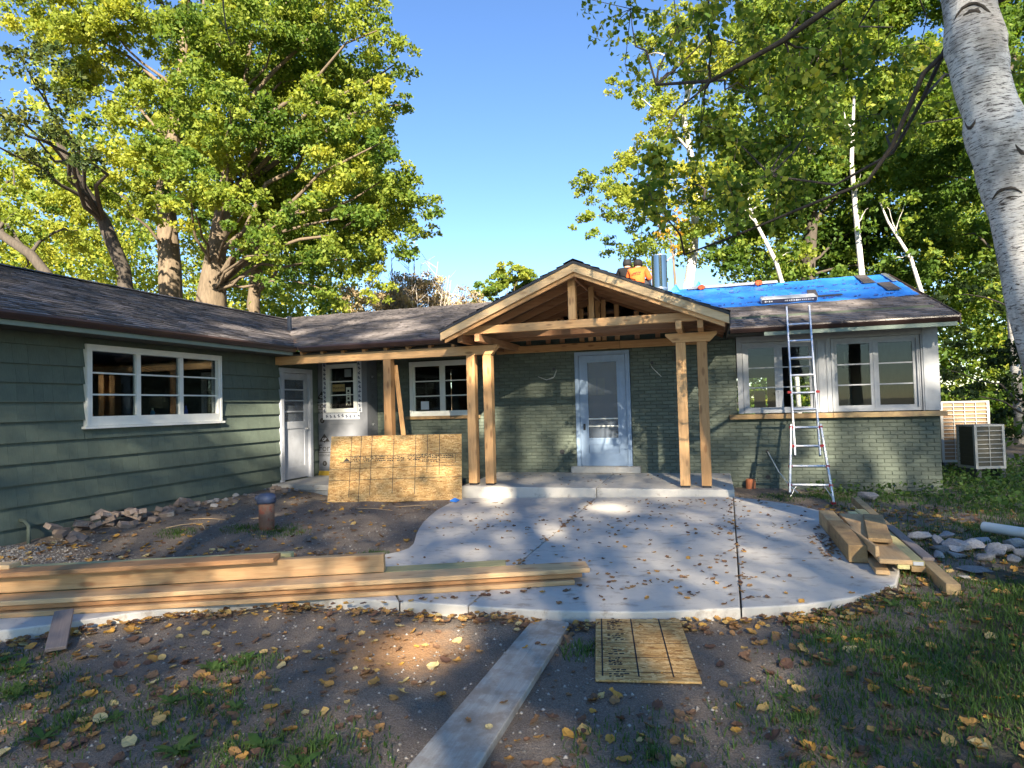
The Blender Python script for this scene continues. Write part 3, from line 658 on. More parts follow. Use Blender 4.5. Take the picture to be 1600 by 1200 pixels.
# ---- porch slabs
def slab(x0, x1, yf, zf, zb_, bottom, name, m, lab=None):
    mb = MB(); y1 = FY-.012
    mb.hexa(((x0,yf,bottom),(x1,yf,bottom),(x1,y1,bottom),(x0,y1,bottom),(x0,yf,zf),(x1,yf,zf),(x1,y1,zb_),(x0,y1,zb_)))
    o = mb.build(name, m, house)
    bm = bmesh.new(); bm.from_mesh(o.data); bmesh.ops.bevel(bm, geom=bm.edges[:], offset=.012, segments=2, affect='EDGES', profile=.5); bm.to_mesh(o.data); bm.free()
    if lab: o['label'] = lab
    return o
slab(-4.13, -1.806, 10.2, .15, .183, -.25, 'porch_slab', M_['concrete'])
slab(-1.794, .29, 10.2, .15, .183, -.25, 'porch_slab', M_['concrete'])
mb = MB().box((-7.98,10.22,.035),(-5.5,11.72,.135)); pl = mb.build('step_slab', M_['concrete2'], house)
for k in range(6): pbox('concrete_block', (-7.95+k*.405,10.235,-.20), (-7.95+k*.405+.395,10.40,.028), M_['block'], house, .006)
# ================================================================ ROOFS
def shingles(o3, u, v, wd, L, exp=.145, parent=None, clip=None, seed=1):
    rnd = random.Random(seed); o3, u, v = Vector(o3), Vector(u).normalized(), Vector(v).normalized(); n_ = u.cross(v)
    if n_.z < 0: n_ = -n_
    mb = MB(); r = 0; d = -.02
    while d < L:
        a = -rnd.random()*.3
        while a < wd:
            w_ = rnd.choice((.12,.16,.2,.24,.3)); a0, a1 = max(a, 0), min(a+w_-.004, wd); t = rnd.choice((.010,.010,.020)); tn = rnd.random()
            if a1-a0 > .02 and (clip is None or clip((o3+u*((a0+a1)/2)+v*d))):
                d1 = min(d+exp+.03, L)
                p = lambda x, y, h: o3+u*x+v*y+n_*h
                jd = rnd.uniform(-.004, .004)
                q = [p(a0,d+jd,t+.008), p(a1,d+jd,t+.008), p(a1,d1,t*.3+.001), p(a0,d1,t*.3+.001)]
                mb.poly(q, tn); mb.poly([p(a0,d+jd,0), p(a1,d+jd,0), q[1], q[0]], tn*.5)
            a += w_
        d += exp; r += 1
    return tag(mb.build('shingle_courses', M_['shingle'], parent), kind='stuff')
def slope(name, x0, y0, x1, y1, zfun, th, m, parent=house):
    mb = MB(); c = [(x0,y0),(x1,y0),(x1,y1),(x0,y1)]
    mb.hexa([(x,y,zfun(x,y)-th) for x,y in c]+[(x,y,zfun(x,y)) for x,y in c]); return mb.build(name, m, parent)
zl = lambda x, y: 2.70+.355*(-7.4-x); zlb = lambda x, y: 2.70+.355*(x+15.0)
zc = lambda x, y: 2.71+.276*(y-10.2); zr = lambda x, y: 2.74+.3475*(y-11.6); zbk = lambda x, y: 4.13-.3475*(y-15.6)
RX = -11.2
roofL = slope('roof', RX, .2, -7.4, 17.3, zl, .05, M_['deck'])
shingles((-7.4,.2,2.70), (0,1,0), (-3.8,0,3.8*.355), 17.1, 4.03, parent=roofL, seed=2, clip=lambda p: p.z > zc(p.x, p.y)-.02 if p.y > 10.2 else True)
slope('roof', -15.0, .2, RX, 17.3, zlb, .05, M_['deck'])
roofC = slope('roof', RX-1.0, 10.2, -4.2, 15.6, zc, .05, M_['deck'])
kc = math.hypot(5.4, 5.4*.276)
shingles((RX-1.0,10.2,2.71), (1,0,0), (0,5.4,5.4*.276), 8.0, kc, parent=roofC, seed=3, clip=lambda p: p.z > zl(p.x, p.y)-.02)
roofC2 = slope('roof', -4.2, 12.22, -1.6, 15.6, zc, .05, M_['deck'])
shingles((-4.2,12.22,zc(0,12.22)), (1,0,0), (0,5.4,5.4*.276), 2.6, kc*(15.6-12.22)/5.4, parent=roofC2, seed=4)
roofR = slope('roof', .29, 11.6, 3.76, 15.6, zr, .05, M_['deck'])
shingles((.29,11.6,2.74), (1,0,0), (0,4,4*.3475), 3.47, 1.80, parent=roofR, seed=5)
roofR2 = slope('roof', -1.6, 12.22, .29, 15.6, zr, .05, M_['deck'])
slope('roof', RX-1, 15.6, 3.76, 19.6, zbk, .05, M_['shingle'])
cap = MB()
for k in range(46):
    xa = -11.9+k*.22; t = random.random()
    if xa > -1.8: break
    za = 4.16+.052; cap.poly(((xa,15.42,za-.05),(xa+.24,15.42,za-.056),(xa+.24,15.6,za-.006),(xa,15.6,za)), t); cap.poly(((xa,15.6,za),(xa+.24,15.6,za-.006),(xa+.24,15.78,za-.056),(xa,15.78,za-.05)), t)
cap.build('ridge_cap', M_['shingle'], house)
cap = MB()
for k in range(70):
    ya = .2+k*.22; t = random.random(); za = zl(RX,0)+.045
    if ya > 15.0: break
    cap.poly(((RX+.18,ya,za-.062),(RX+.18,ya+.24,za-.068),(RX,ya+.24,za-.006),(RX,ya,za)), t); cap.poly(((RX,ya,za),(RX,ya+.24,za-.006),(RX-.18,ya+.24,za-.068),(RX-.18,ya,za-.062)), t)
cap.build('ridge_cap', M_['shingle'], house)
vp = MB(); vp.tube(((-9.3,12.6,3.3),(-9.3,12.6,3.72)), .05, 10); vp.build('vent_pipe', M_['acdark'], house)
# eaves: gutter, fascia, soffit
def gutter(p0, p1, outw, name='gutter'):
    p0, p1, o_ = Vector(p0), Vector(p1), Vector(outw); z = Vector((0,0,1)); mb = MB()
    prof = [(0,-.02),(.095,-.02),(.10,-.045),(.085,-.07),(.05,-.11),(0,-.11)]
    mb.prism([p0+o_*a+z*b_ for a, b_ in prof], p1-p0); return mb.build(name, M_['gutter'], house)
gutter((-7.40,.3,2.715), (-7.40,10.12,2.715), (1,0,0)); gutter((-7.28,10.20,2.725), (-4.3,10.20,2.725), (0,-1,0)); gutter((.36,11.60,2.755), (3.74,11.60,2.755), (0,-1,0))
pbox('fascia', (-7.44,.3,2.545), (-7.40,10.12,2.603), M_['fascia'], house); pbox('fascia', (.9,11.56,2.575), (3.72,11.60,2.640), M_['fascia'], house)
pbox('fascia', (-7.43,.3,2.604), (-7.402,10.12,2.69), M_['gutter'], house); pbox('fascia', (.36,11.603,2.641), (3.74,11.63,2.73), M_['gutter'], house); pbox('fascia', (-7.28,10.205,2.60), (-4.3,10.23,2.69), M_['gutter'], house)
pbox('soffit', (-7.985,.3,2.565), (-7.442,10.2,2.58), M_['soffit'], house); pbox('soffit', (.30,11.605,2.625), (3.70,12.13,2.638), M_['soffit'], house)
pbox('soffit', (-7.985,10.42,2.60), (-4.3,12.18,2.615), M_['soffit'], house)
mb = MB(); mb.prism(((3.762,11.58,2.60),(3.762,11.58,2.765),(3.762,15.6,4.16),(3.762,15.6,4.0)), (.02,0,0)); mb.build('rake_board', M_['gutter'], house)
mb = MB(); mb.prism(((-4.24,10.0,2.60),(-4.24,10.25,2.60),(-4.24,10.25,2.72),(-4.24,10.0,2.70)), (.03,0,0))
# ---- blue underlayment and roofing clutter
def zru(y): return zr(0, y)+.012
xs2 = np.linspace(-1.5, 3.72, 70); ys2 = np.linspace(13.2, 15.62, 26)
vv = []; ff = []
for j, y in enumerate(ys2):
    for i, x in enumerate(xs2):
        e = 0
        z = zru(y)+.004+.012*math.sin(x*3+y*5)*math.sin(y*9+x)+.006*math.sin(x*11+y*2)+.014*max(0, math.sin(x*7+y*3))*(x < 1)
        yy = y+(.05*math.sin(x*2.2)+.03*math.sin(x*7) if j == 0 and x < .9 else 0)
        if j == 0 and x < .9: z = zru(yy)+.006
        if abs(y-14.2) < .06 and x < 2: z += .03
        vv.append((x, yy, z))
for j in range(len(ys2)-1):
    for i in range(len(xs2)-1):
        a = j*len(xs2)+i; ff.append((a, a+1, a+1+len(xs2), a+len(xs2)))
und = link('underlayment', np_mesh('underlayment', np.array(vv), np.array(ff), M_['blue'], smooth=True), house); und['label'] = 'bright blue roofing underlayment sheet'
for (x, y, dx) in ((-.85,15.3,.25),(-.3,15.45,.2)):
    f = MB(); z = zru(y); f.prism(((x,y,z+.01),(x+dx,y+.05,z+.01),(x+dx*.55,y+.1,z+.20)), (.02,.05,.03)); f.build('loose_flap', M_['blue'], und)
pr = MB(); rp = random.Random(5)
for k in range(150):
    x = rp.uniform(.2, 3.3); row = rp.choice((13.42, 13.5, 14.05, 14.12, 14.7, 14.78, 15.25)); y = row+rp.uniform(-.02, .02); a = rp.uniform(.02, .07); h = rp.uniform(.015, .05)
    pr.box((x,y,zru(y)+.012+.004),(x+a,y+h,zru(y+h)+.0165+.004))
tag(pr.build('printed_marks', M_['blueprint'], und), kind='stuff')
# ================================================================ GABLE PORCH
porch = empty('gable_porch', (-1.95, 10.3, .15), house); porch['label'] = 'unfinished cedar gable porch over the front door'
C_, CD_, FI_ = M_['cedar'], M_['cedardark'], M_['fir']
AX, AZ, S_ = -1.95, 3.70, .42
def zg(x): return AZ-S_*abs(x-AX)
for x in (-3.965, -3.66, -.425, -.105):
    y = 10.42
    beam('post', (x,y,.185), (x,y,2.40 if x < -2 else 2.428), .15, .15, C_, porch, up=(0,1,0))
    pbox('post_foot', (x-.068,y-.068,.152), (x+.068,y+.068,.184), M_['blackplastic'], porch)
beam('post', (-5.58,10.42,.138), (-5.58,10.42,2.40), .15, .15, C_, porch, up=(0,1,0))
beam('brace_board', (-5.33,10.65,.14), (-5.50,10.52,2.3), .09, .02, C_, porch, up=(0,1,0))
def capbeam(name, x0, x1, y, z0, z1, th, bev0, bev1, m):
    mb = MB(); c = (x0+x1)/2
    mb.prism(((x0+bev0-c,-th/2,z0),(x1-bev1-c,-th/2,z0),(x1-c,-th/2,z1-.03),(x1-c,-th/2,z1),(x0-c,-th/2,z1),(x0-c,-th/2,z1-.03)), (0,th,0)); return mb.build(name, m, porch, Matrix.Translation((c,y,0)))
capbeam('cap_beam', -.655, .125, 10.40, 2.43, 2.572, .14, .11, .11, C_)
capbeam('cap_beam', -7.96, -3.46, 10.40, 2.402, 2.556, .13, 0, .11, C_)
for x in (-3.93, -3.63, -.42, -.11):
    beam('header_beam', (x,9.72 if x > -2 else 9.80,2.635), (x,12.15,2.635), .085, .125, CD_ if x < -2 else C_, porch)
beam('cross_beam', (-3.97,9.90,2.765), (-.07,9.90,2.765), .09, .13, C_, porch)
beam('king_post', (-2.04,9.90,2.832), (-2.04,9.90,3.49), .12, .12, C_, porch, up=(0,1,0))
beam('stud', (-1.86,10.6,2.84), (-1.86,10.6,3.47), .09, .04, C_, porch, up=(0,1,0))
for y in (10.75, 11.35): beam('ceiling_joist', (-3.97,y,2.765), (-.07,y,2.765), .05, .13, CD_, porch)
beam('ledger', (-4.05,12.06,2.60), (-1.6,12.06,2.60), .05, .14, C_, porch); beam('ledger', (-1.595,12.06,2.60), (-.02,12.06,2.60), .05, .14, C_, porch)
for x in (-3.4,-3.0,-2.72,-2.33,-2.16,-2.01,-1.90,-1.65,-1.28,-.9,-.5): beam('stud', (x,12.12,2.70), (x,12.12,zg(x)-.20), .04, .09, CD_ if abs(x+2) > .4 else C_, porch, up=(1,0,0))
# rafters
for y in (9.76, 10.36, 10.96, 11.56, 12.1):
    for s in (-1, 1):
        xe = AX+s*2.2; mb = MB(); t = .145; d0 = .05
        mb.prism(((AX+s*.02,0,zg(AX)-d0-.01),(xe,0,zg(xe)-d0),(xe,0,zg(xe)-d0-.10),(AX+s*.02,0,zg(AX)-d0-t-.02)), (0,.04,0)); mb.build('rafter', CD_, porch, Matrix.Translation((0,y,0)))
beam('ridge_board', (AX,9.74,3.535), (AX,12.9,3.535), .035, .20, CD_, porch)
# rake fascia boards + dark edge + deck + shingles
for s in (-1, 1):
    xe = AX+s*2.24; cen = Vector(((AX+xe)/2, 9.60, 0)); L = math.hypot(2.24, 2.24*S_)
    def rk(z0, z1, ya, yb, name, m, x_in=0, x_out=0):
        mb = MB(); xa, xb = AX+s*x_in, xe+s*x_out; mb.prism([(xa-cen.x,0,zg(xa)-z0),(xb-cen.x,0,zg(xb)-z0),(xb-cen.x,0,zg(xb)-z1),(xa-cen.x,0,zg(xa)-z1)], (0,yb-ya,0)); return mb.build(name, m, porch, Matrix.Translation((cen.x, ya, 0)))
    rk(.035,.160,9.60,9.64,'rake_fascia', FI_)
    rk(.06,.225,9.645,9.685,'rake_trim', C_, 0, -.06)
    rk(-.008,.034,9.585,9.645,'drip_edge', M_['darkedge'], 0, .012)
    rk(.012,.034,9.646,13.8,'roof_deck', M_['deck'], 0)
    mb = MB(); mb.prism(((xe,9.62,zg(xe)-.17),(xe,9.62,zg(xe)+.0),(xe+s*.02,9.62,zg(xe)-.005),(xe+s*.02,9.62,zg(xe)-.17)), (0,2.5,0)); mb.build('eave_fascia', M_['darkedge'], porch)
    o3 = Vector((xe, 9.58, zg(xe)+.002)); shingles(o3, (0,1,0), (-s*2.24,0,2.24*S_), 4.6, L, parent=porch, seed=20+s, clip=lambda p: p.z > (zc if p.x < -1.6 else zr)(p.x, p.y)-.05 if p.y > 12.3 else True)
cap = MB()
for k in range(21):
    ya = 9.58+k*.2; za = AZ+.04
    for s in (-1, 1): cap.poly(((AX,ya,za),(AX,ya+.22,za-.006),(AX+s*.16,ya+.22,za-.075),(AX+s*.16,ya,za-.068)), random.random())
cap.build('ridge_cap', M_['shingle'], porch)
for k in range(8):   # rafter tails over the long beam
    x = -7.35+k*.44; beam('rafter_tail', (x,10.30,2.595), (x,10.62,2.68), .06, .075, C_ if k % 3 else M_['lumberred'], porch)
pbox('light_box', (-.62,12.13,2.24), (-.56,12.19,2.46), M_['blackplastic'], house)
# wires and holes in the wall
def wire(pts, r=.006, par=house, m='wire', name='wire'): return MB().tube(pts, r, 6).build(name, M_[m], par, smooth=True)
wire([(-2.86,12.185,2.18),(-2.90,12.14,2.05),(-3.05,12.10,1.99),(-3.22,12.09,2.06)]); wire([(-2.87,12.185,2.18),(-2.93,12.15,2.02),(-3.0,12.12,2.0)], .004)
wire([(-1.06,12.185,2.22),(-1.02,12.13,2.14),(-.86,12.10,1.97)])
wire([(.93,12.18,.57),(1.0,12.12,.42),(1.08,12.0,.24),(1.2,11.8,.06),(1.32,11.5,-.06)], .009)
for x, z, r in ((-2.92,2.2,.03),(-1.03,2.24,.03),(.92,.58,.028),(.92,.12,.04),(-2.80,.58,.05)):
    MB().tube(((x,12.19,z),(x,12.186,z)), r, 10).build('wall_hole', M_['blackplastic'], house)
# flue
fl_ = empty('flue_pipe', (-.97,14.1,3.6)); tag(fl_, 'shiny steel flue pipe standing on the roof behind the gable', 'flue pipe')
MB().tube([(-.97,14.1,z) for z in (3.55,3.95,4.3,4.66)], .165, 40, cap=False).build('pipe', M_['chrome'], fl_, smooth=True)
MB().tube(((-.97,14.1,3.925),(-.97,14.1,3.965)), .172, 40).build('band', M_['metal'], fl_, smooth=False)
MB().tube(((-.97,14.1,4.64),(-.97,14.1,4.672)), .158, 40).build('rim', M_['metal'], fl_)
# ================================================================ THINGS ON THE ROOF
bnd = empty('shingle_bundle', (1.45,13.35,3.35)); tag(bnd, 'flat pack of shingles lying at the edge of the blue sheet', 'shingle pack')
def onroof(y): return zr(0, y)
a = math.atan(.3475)
mw = Matrix.Translation((1.50,13.42,onroof(13.42)+.075)) @ Matrix.Rotation(.03, 4, 'Z') @ Matrix.Rotation(a, 4, 'X')
link('pack', cbox_mesh(1.0,.34,.085,.01,simple('white_wrapper', (.55,.56,.55), .5, .08, 5, 30, .1, rnd=0),'pack'), bnd, mw)
link('printed_side', cbox_mesh(.985,.004,.075,.0005,simple('navy_wrapper', (.03,.035,.07), .5, .1, 5, 30, .1, rnd=0),'printed_side'), bnd, mw @ Matrix.Translation((0,-.173,0)))
mk = MB(); rk_ = random.Random(6); xk = -.44
while xk < .42:
    lk = rk_.uniform(.012, .035); hk = rk_.uniform(.018, .034)
    if not -.30 < xk < -.10: mk.box((xk,-.1765,-hk/2), (xk+lk,-.1752,hk/2))
    xk += lk+rk_.uniform(.006, .02)
tag(mk.build('printed_marks', M_['tape'], bnd, mw), kind='stuff')
def stripthing(name, x, y, L, wd, rz, m, lab, cat, grp=None, th=.012):
    o = link(name, cbox_mesh(L,wd,th,.002,m,name), None, Matrix.Translation((x,y,onroof(y)+.045)) @ Matrix.Rotation(a, 4, 'X') @ Matrix.Rotation(rz, 4, 'Z')); return tag(o, lab, cat, grp)
sh = M_['shingle']
stripthing('shingle_strip', 2.02,14.0,.62,.17,1.5,sh,'dark shingle strip pointing up the roof in the middle of the blue sheet','shingle strip','loose shingle strips')
stripthing('shingle_strip', 2.22,13.62,.55,.09,.02,sh,'thin dark shingle strip lying level beside the shingle pack','shingle strip','loose shingle strips')
stripthing('shingle_strip', 3.20,15.1,1.0,.22,1.55,sh,'dark shingle strip nearest the roof peak at the right rake','shingle strip','loose shingle strips')
stripthing('shingle_strip', 3.42,14.15,.85,.24,1.57,sh,'dark shingle strip along the rake below the peak strip','shingle strip','loose shingle strips')
stripthing('metal_edging', 3.66,15.1,1.0,.09,1.55,M_['metal'],'pale metal edging along the top of the right rake','edging')
rb = link('roof_plank', cbox_mesh(1.95,.14,.04,.003,M_['trim'],'roof_plank'), None, Matrix.Translation((.55,15.45,onroof(15.45)+.07)) @ Matrix.Rotation(a, 4, 'X'))
tag(rb, 'long pale plank lying along the roof ridge', 'plank')
for k, x in enumerate((-.12, 1.12)):
    mb = MB()
    for j in range(7):
        an = j*.9; mb.tube(((x,15.32,onroof(15.32)+.06),(x+.07*math.cos(an),15.30,onroof(15.3)+.11+.04*math.sin(an))), (.02,.035), 6)
    tag(mb.build('orange_glove', simple('orange_fabric%d'%k, (.62,.10,.03), .8, .15, 9, 30, .2, rnd=0)), ('orange glove at the gable end of the roof plank','orange glove in the middle of the roof plank')[k], 'glove', 'gloves on the roof plank')
# ---- roofers
def skinmesh(name, verts, edges, rad, m, sub=2):
    me = bpy.data.meshes.new(name); me.from_pydata(verts, edges, []); o = bpy.data.objects.new('tmp_skin', me); col.objects.link(o)
    o.modifiers.new('s', 'SKIN'); sv = me.skin_vertices[0].data
    for i, r in enumerate(rad): sv[i].radius = r if hasattr(r, '__len__') else (r, r)
    sv[0].use_root = True
    ss = o.modifiers.new('u', 'SUBSURF'); ss.levels = sub; ss.render_levels = sub
    dg = bpy.context.evaluated_depsgraph_get(); ev = o.evaluated_get(dg); res = bpy.data.meshes.new_from_object(ev); res.name = name
    bpy.data.objects.remove(o); res.materials.clear(); res.materials.append(m); res.polygons.foreach_set('use_smooth', [True]*len(res.polygons)); return res
skinM = simple('skin', (.42,.25,.17), .6, .08, 6, 40, .1, rnd=0)
def person(loc, rz, shirt, lab, cap=True, lean=.18):
    T = Matrix.Translation(loc) @ Matrix.Rotation(rz, 4, 'Z')
    root = empty('person', loc); tag(root, lab, 'person', 'roofers')
    sp = [(0,0,.10),(0,.03,.25),(0,.08,.40),(0,.13,.52),(0,.15,.585),(0,.17,.63),(0,.185,.70),(0,.19,.77)]
    arms = []
    V_ = list(sp); E_ = [(i, i+1) for i in range(7)]; R_ = [(.17,.13),(.165,.12),(.18,.13),(.13,.11),(.075,.075),(.085,.085),(.102,.115),(.085,.10)]
    def chain(start, pts, rs):
        prev = start
        for p, r in zip(pts, rs): V_.append(p); R_.append((r, r)); E_.append((prev, len(V_)-1)); prev = len(V_)-1
    for s in (-1, 1):
        chain(3, [(s*.17,.13,.53),(s*.25,.20,.34),(s*.20,.42,.26),(s*.17,.50,.25),(s*.165,.56,.24)], (.065,.055,.042,.035,.03))
        chain(0, [(s*.10,.05,.09),(s*.16,.42,.34),(s*.17,.62,-.02),(s*.17,.70,-.07)], (.10,.075,.055,.05))
    body = link('body', skinmesh('body', V_, E_, R_, skinM), root, T)
    V_ = sp[:5]; E_ = [(i, i+1) for i in range(4)]; R_ = [(.18,.14),(.185,.14),(.20,.15),(.15,.125),(.075,.075)]
    for s in (-1, 1): chain(3, [(s*.18,.13,.53),(s*.25,.19,.36),(s*.235,.27,.32)], (.085,.075,.065))
    shm = link('shirt', skinmesh('shirt', V_, E_, R_, shirt), root, T)
    V_ = [(0,0,.08),(0,.02,.17)]; E_ = [(0,1)]; R_ = [(.185,.15),(.18,.14)]
    for s in (-1, 1): chain(0, [(s*.10,.06,.09),(s*.16,.42,.34),(s*.17,.60,.02)], (.12,.09,.075))
    link('trousers', skinmesh('trousers', V_, E_, R_, simple('dark_trousers', (.04,.042,.05), .85, .2, 6, 40, .2, rnd=.1)), root, T)
    V_ = [(0,.165,.61),(0,.18,.71),(0,.19,.78),(0,.195,.805)]; E_ = [(0,1),(1,2),(2,3)]; R_ = [(.112,.125),(.122,.136),(.112,.125),(.06,.07)]
    cp = link('cap', skinmesh('cap', V_, E_, R_, simple('black_cap', (.006,.006,.007), .8, .1, 6, 40, .2, rnd=0)), root, T)
    br = MB().prism([(.09*math.cos(t), .27+.10*math.sin(t), .735) for t in np.linspace(0, math.pi, 9)]+[(-.09,.22,.735),(.09,.22,.735)], (0,0,.012)).build('cap_brim', M_['blackplastic'], cp, T)
    for s in (-1, 1):
        mb = MB()
        for k in range(4): mb.tube(((s*(.135+.02*k),.565,.24),(s*(.135+.02*k),.62,.235),(s*(.137+.019*k),.65,.205)), (.011,.010,.008), 6)
        mb.tube(((s*.125,.555,.24),(s*.10,.60,.225)), (.012,.009), 6)
        mb.build('fingers', skinM, body, T, smooth=True)
        ear = MB().tube(((s*.085,.185,.74),(s*.104,.185,.74)), (.03,.02), 8).build('ear', skinM, body, T)
    nose = MB().tube(((0,.275,.75),(0,.315,.715)), (.012,.02), 6).build('nose', skinM, body, T)
    for s in (-1, 1): MB().tube(((s*.035,.27,.755),(s*.035,.288,.755)), .012, 6).build('eye', M_['blackplastic'], body, T)
    MB().tube(((-.03,.272,.68),(.03,.272,.68)), .008, 6).build('mouth', simple('lips', (.30,.13,.10), .6, .05, 5, 30, .05, rnd=0), body, T)
    return shm, T
orange = simple('orange_shirt', (.75,.15,.025), .85, .08, 5, 30, .2, rnd=0); blacks = simple('black_shirt', (.006,.006,.007), .85, .15, 5, 30, .2, rnd=0)
shm, T = person((-1.55,15.0,onroof(15.0)+.14), -.12, orange, 'roofer in orange shirt and black cap sitting behind the gable')
lg = MB()
def back(x, z): return (x, -.085+.05*(z-.30)/.2+abs(x)*.08, z)
for pts in ([(-.10,.435),(-.03,.465),(.0,.45),(-.06,.437)], [(-.02,.44),(.0,.475),(.02,.475),(.005,.44)], [(.03,.44),(.04,.475),(.06,.475),(.055,.44)], [(.07,.44),(.08,.475),(.11,.47),(.10,.455),(.09,.44)]):
    lg.prism([back(*p) for p in pts], (0,-.012,.0))
for k in range(9): lg.prism([back(-.11+.024*k,.405), back(-.094+.024*k,.405), back(-.094+.024*k,.415), back(-.11+.024*k,.415)], (0,-.012,0))
tag(lg.build('shirt_print', M_['print'], shm, T), kind='stuff')
person((-1.80,15.32,onroof(15.32)+.12), .1, blacks, 'roofer in black clothes sitting just behind the orange one')
# ================================================================ LADDER
lad = empty('ladder', (1.37,10.4,0)); tag(lad, 'silver folding ladder with red joints leaning on the eave', 'ladder')
LZ = lambda z: 10.40+.41*z
al = M_['metal']
for side, top, mid_ in ((0, 1.275, 1.215), (1, 1.625, 1.565)):
    xs_ = lambda z: mid_+(top-mid_)*(z-1.04)/2.0
    beam('rail', (xs_(.62),LZ(.62),.62), (xs_(3.05),LZ(3.05),3.05), .028, .065, al, lad, up=(0,1,0))
    fx = 1.075 if side == 0 else 1.665
    z_ = .77; so = -.034 if side == 0 else .034
    beam('outer_rail', (fx,LZ(G(fx,10.4)+.01),max(G(fx,10.4),zp(fx) if side == 0 else -9)+.02), (xs_(1.09)+so,LZ(1.09)-.004,1.09), .030, .075, al, lad, up=(0,1,0))
    for zz, nm in ((1.05,'red'),(.77,'red'),(1.60,'red')):
        pbox('joint', (xs_(zz)+so*.9-.028,LZ(zz)-.045,zz-.02), (xs_(zz)+so*.9+.028,LZ(zz)+.045,zz+.02), M_['red'], lad)
    for zz in (.20,.47):
        xx = fx+(xs_(1.05)+so-fx)*zz/1.05; pbox('joint', (xx-.027,LZ(zz)-.045,zz-.018), (xx+.027,LZ(zz)+.045,zz+.018), M_['red'], lad)
    pbox('foot', (fx-.03,LZ(0)-.05,G(fx,10.4)-.005 if side else zp(fx)+.001), (fx+.03,LZ(0)+.05,G(fx,10.4)+.03 if side else zp(fx)+.035), M_['red'] if side else M_['blackplastic'], lad)
    sgn = 1 if side == 0 else -1
    beam('brace', (fx+sgn*.01,LZ(.02),.03), (fx+sgn*.10,LZ(.18),.185), .012, .03, al, lad, up=(0,1,0))
for z in (2.73,2.445,2.155,1.87,1.585,1.325,1.045,.765):
    f_ = (z-1.04)/2; beam('rung', (1.225+.06*f_,LZ(z),z), (1.555+.06*f_,LZ(z),z), .045, .03, al, lad, up=(0,.4,.9))
for z in (.47,.20):
    k_ = 1-z/1.05; beam('rung', (1.185-.10*k_,LZ(z),z), (1.595+.065*k_,LZ(z),z), .045, .03, al, lad, up=(0,.4,.9))
# ================================================================ OSB SHEETS
def sheet(name, bl, br, tl, th, lab, cat, printer):
    bl, br, tl = Vector(bl), Vector(br), Vector(tl); u = (br-bl); wd = u.length; u.normalize(); v = tl-bl; v -= u*v.dot(u); h = v.length; v.normalize()
    n_ = u.cross(v); mw = Matrix.Identity(4); c = (bl+u*wd/2+v*h/2)-n_*th/2
    for i in range(3): mw[i][0] = u[i]; mw[i][1] = v[i]; mw[i][2] = n_[i]; mw[i][3] = c[i]
    root = empty(name, bl); tag(root, lab, cat)
    link('board', cbox_mesh(wd,h,th,.0015,M_['osb'],'strand_sheet'), root, mw)
    printer(root, mw @ Matrix.Translation((-wd/2,-h/2,th/2+.0012)), wd, h); return root
def strip(mb, x0, y0, x1, y1, t):
    d = Vector((x1-x0, y1-y0, 0)); n_ = Vector((-d.y, d.x, 0)).normalized()*t/2; p0, p1 = Vector((x0,y0,0)), Vector((x1,y1,0)); mb.poly((p0-n_, p1-n_, p1+n_, p0+n_))
def textblock(mb, x, y, wd, h, rnd, rows_=3):
    for r in range(rows_):
        a = x; hh = h/rows_
        while a < x+wd:
            l = rnd.uniform(.008, .03); y0 = y+r*hh+rnd.uniform(0, hh*.3)
            if rnd.random() < .8: mb.poly(((a,y0,0),(a+l,y0,0),(a+l+.004,y0+hh*.55,0),(a+.004,y0+hh*.55,0)))
            a += l+rnd.uniform(.003, .012)
def big_print(root, mw, wd, h):
    g = MB()
    for fx, y0 in ((.155,.08),(.228,.0),(.31,.1),(.477,.12),(.645,.1),(.735,.42),(.828,.38)): strip(g, fx*wd, y0*h, fx*wd+.005, h, .009)
    for fy in (.33,.50,.685): strip(g, 0, fy*h, wd, fy*h+.02, .008)
    tag(g.build('printed_grid', M_['print'], root, mw), kind='stuff')
    t = MB(); rnd = random.Random(9)
    for (x, wd_) in ((.36,.13),(.55,.17),(.76,.16),(.96,.26),(1.30,.10),(1.42,.10)): textblock(t, x, .69, wd_, .10, rnd)
    t.poly(((.22,.695,0),(.34,.695,0),(.28,.765,0))); strip(t, .17, .68, .36, .68, .012); textblock(t, 1.55, .66, .28, .05, rnd, 2); textblock(t, 1.72, .72, .35, .07, rnd, 2)
    for a_, b_ in (((1.80,.645),(2.12,.645)),((2.12,.645),(2.12,.80)),((2.12,.80),(1.80,.80)),((1.80,.80),(1.80,.645))): strip(t, *a_, *b_, .006)
    tag(t.build('printed_marks', M_['print'], root, mw), kind='stuff')
    text('lettering', 'APA', .11, mw @ Matrix.Translation((1.50,.73,.0008)), M_['print'], root, shear=.3)
sheet('strand_board_sheet', (-6.12,9.22,-.035), (-4.03,9.98,-.05), (-6.20,9.55,1.055), .012, 'large strand board sheet with black grid lines leaning against the porch post', 'strand board', big_print)
def small_print(root, mw, wd, h):
    g = MB(); rnd = random.Random(4)
    for fx in (.07,.42,.75): strip(g, fx*wd, .05*h, fx*wd, h, .009)
    for fy in (.11,.32,.55,.93): strip(g, .02*wd, fy*h, wd, fy*h, .006)
    for y0 in (.04,.2,.36,.60,.78,.9): textblock(g, .13*wd, y0*h, .16*wd, .12*h, rnd, 4)
    tag(g.build('printed_grid', M_['print'], root, mw), kind='stuff')
zo = lambda x, y, e: float(zsurf(np.array([x]), np.array([y]))[0])+e
sheet('strand_board_offcut', (-.668,3.57,-.035), (-.10,3.667,-.03), (-.905,4.49,-.012), .012, 'small square strand board offcut lying flat on the soil', 'strand board', small_print)
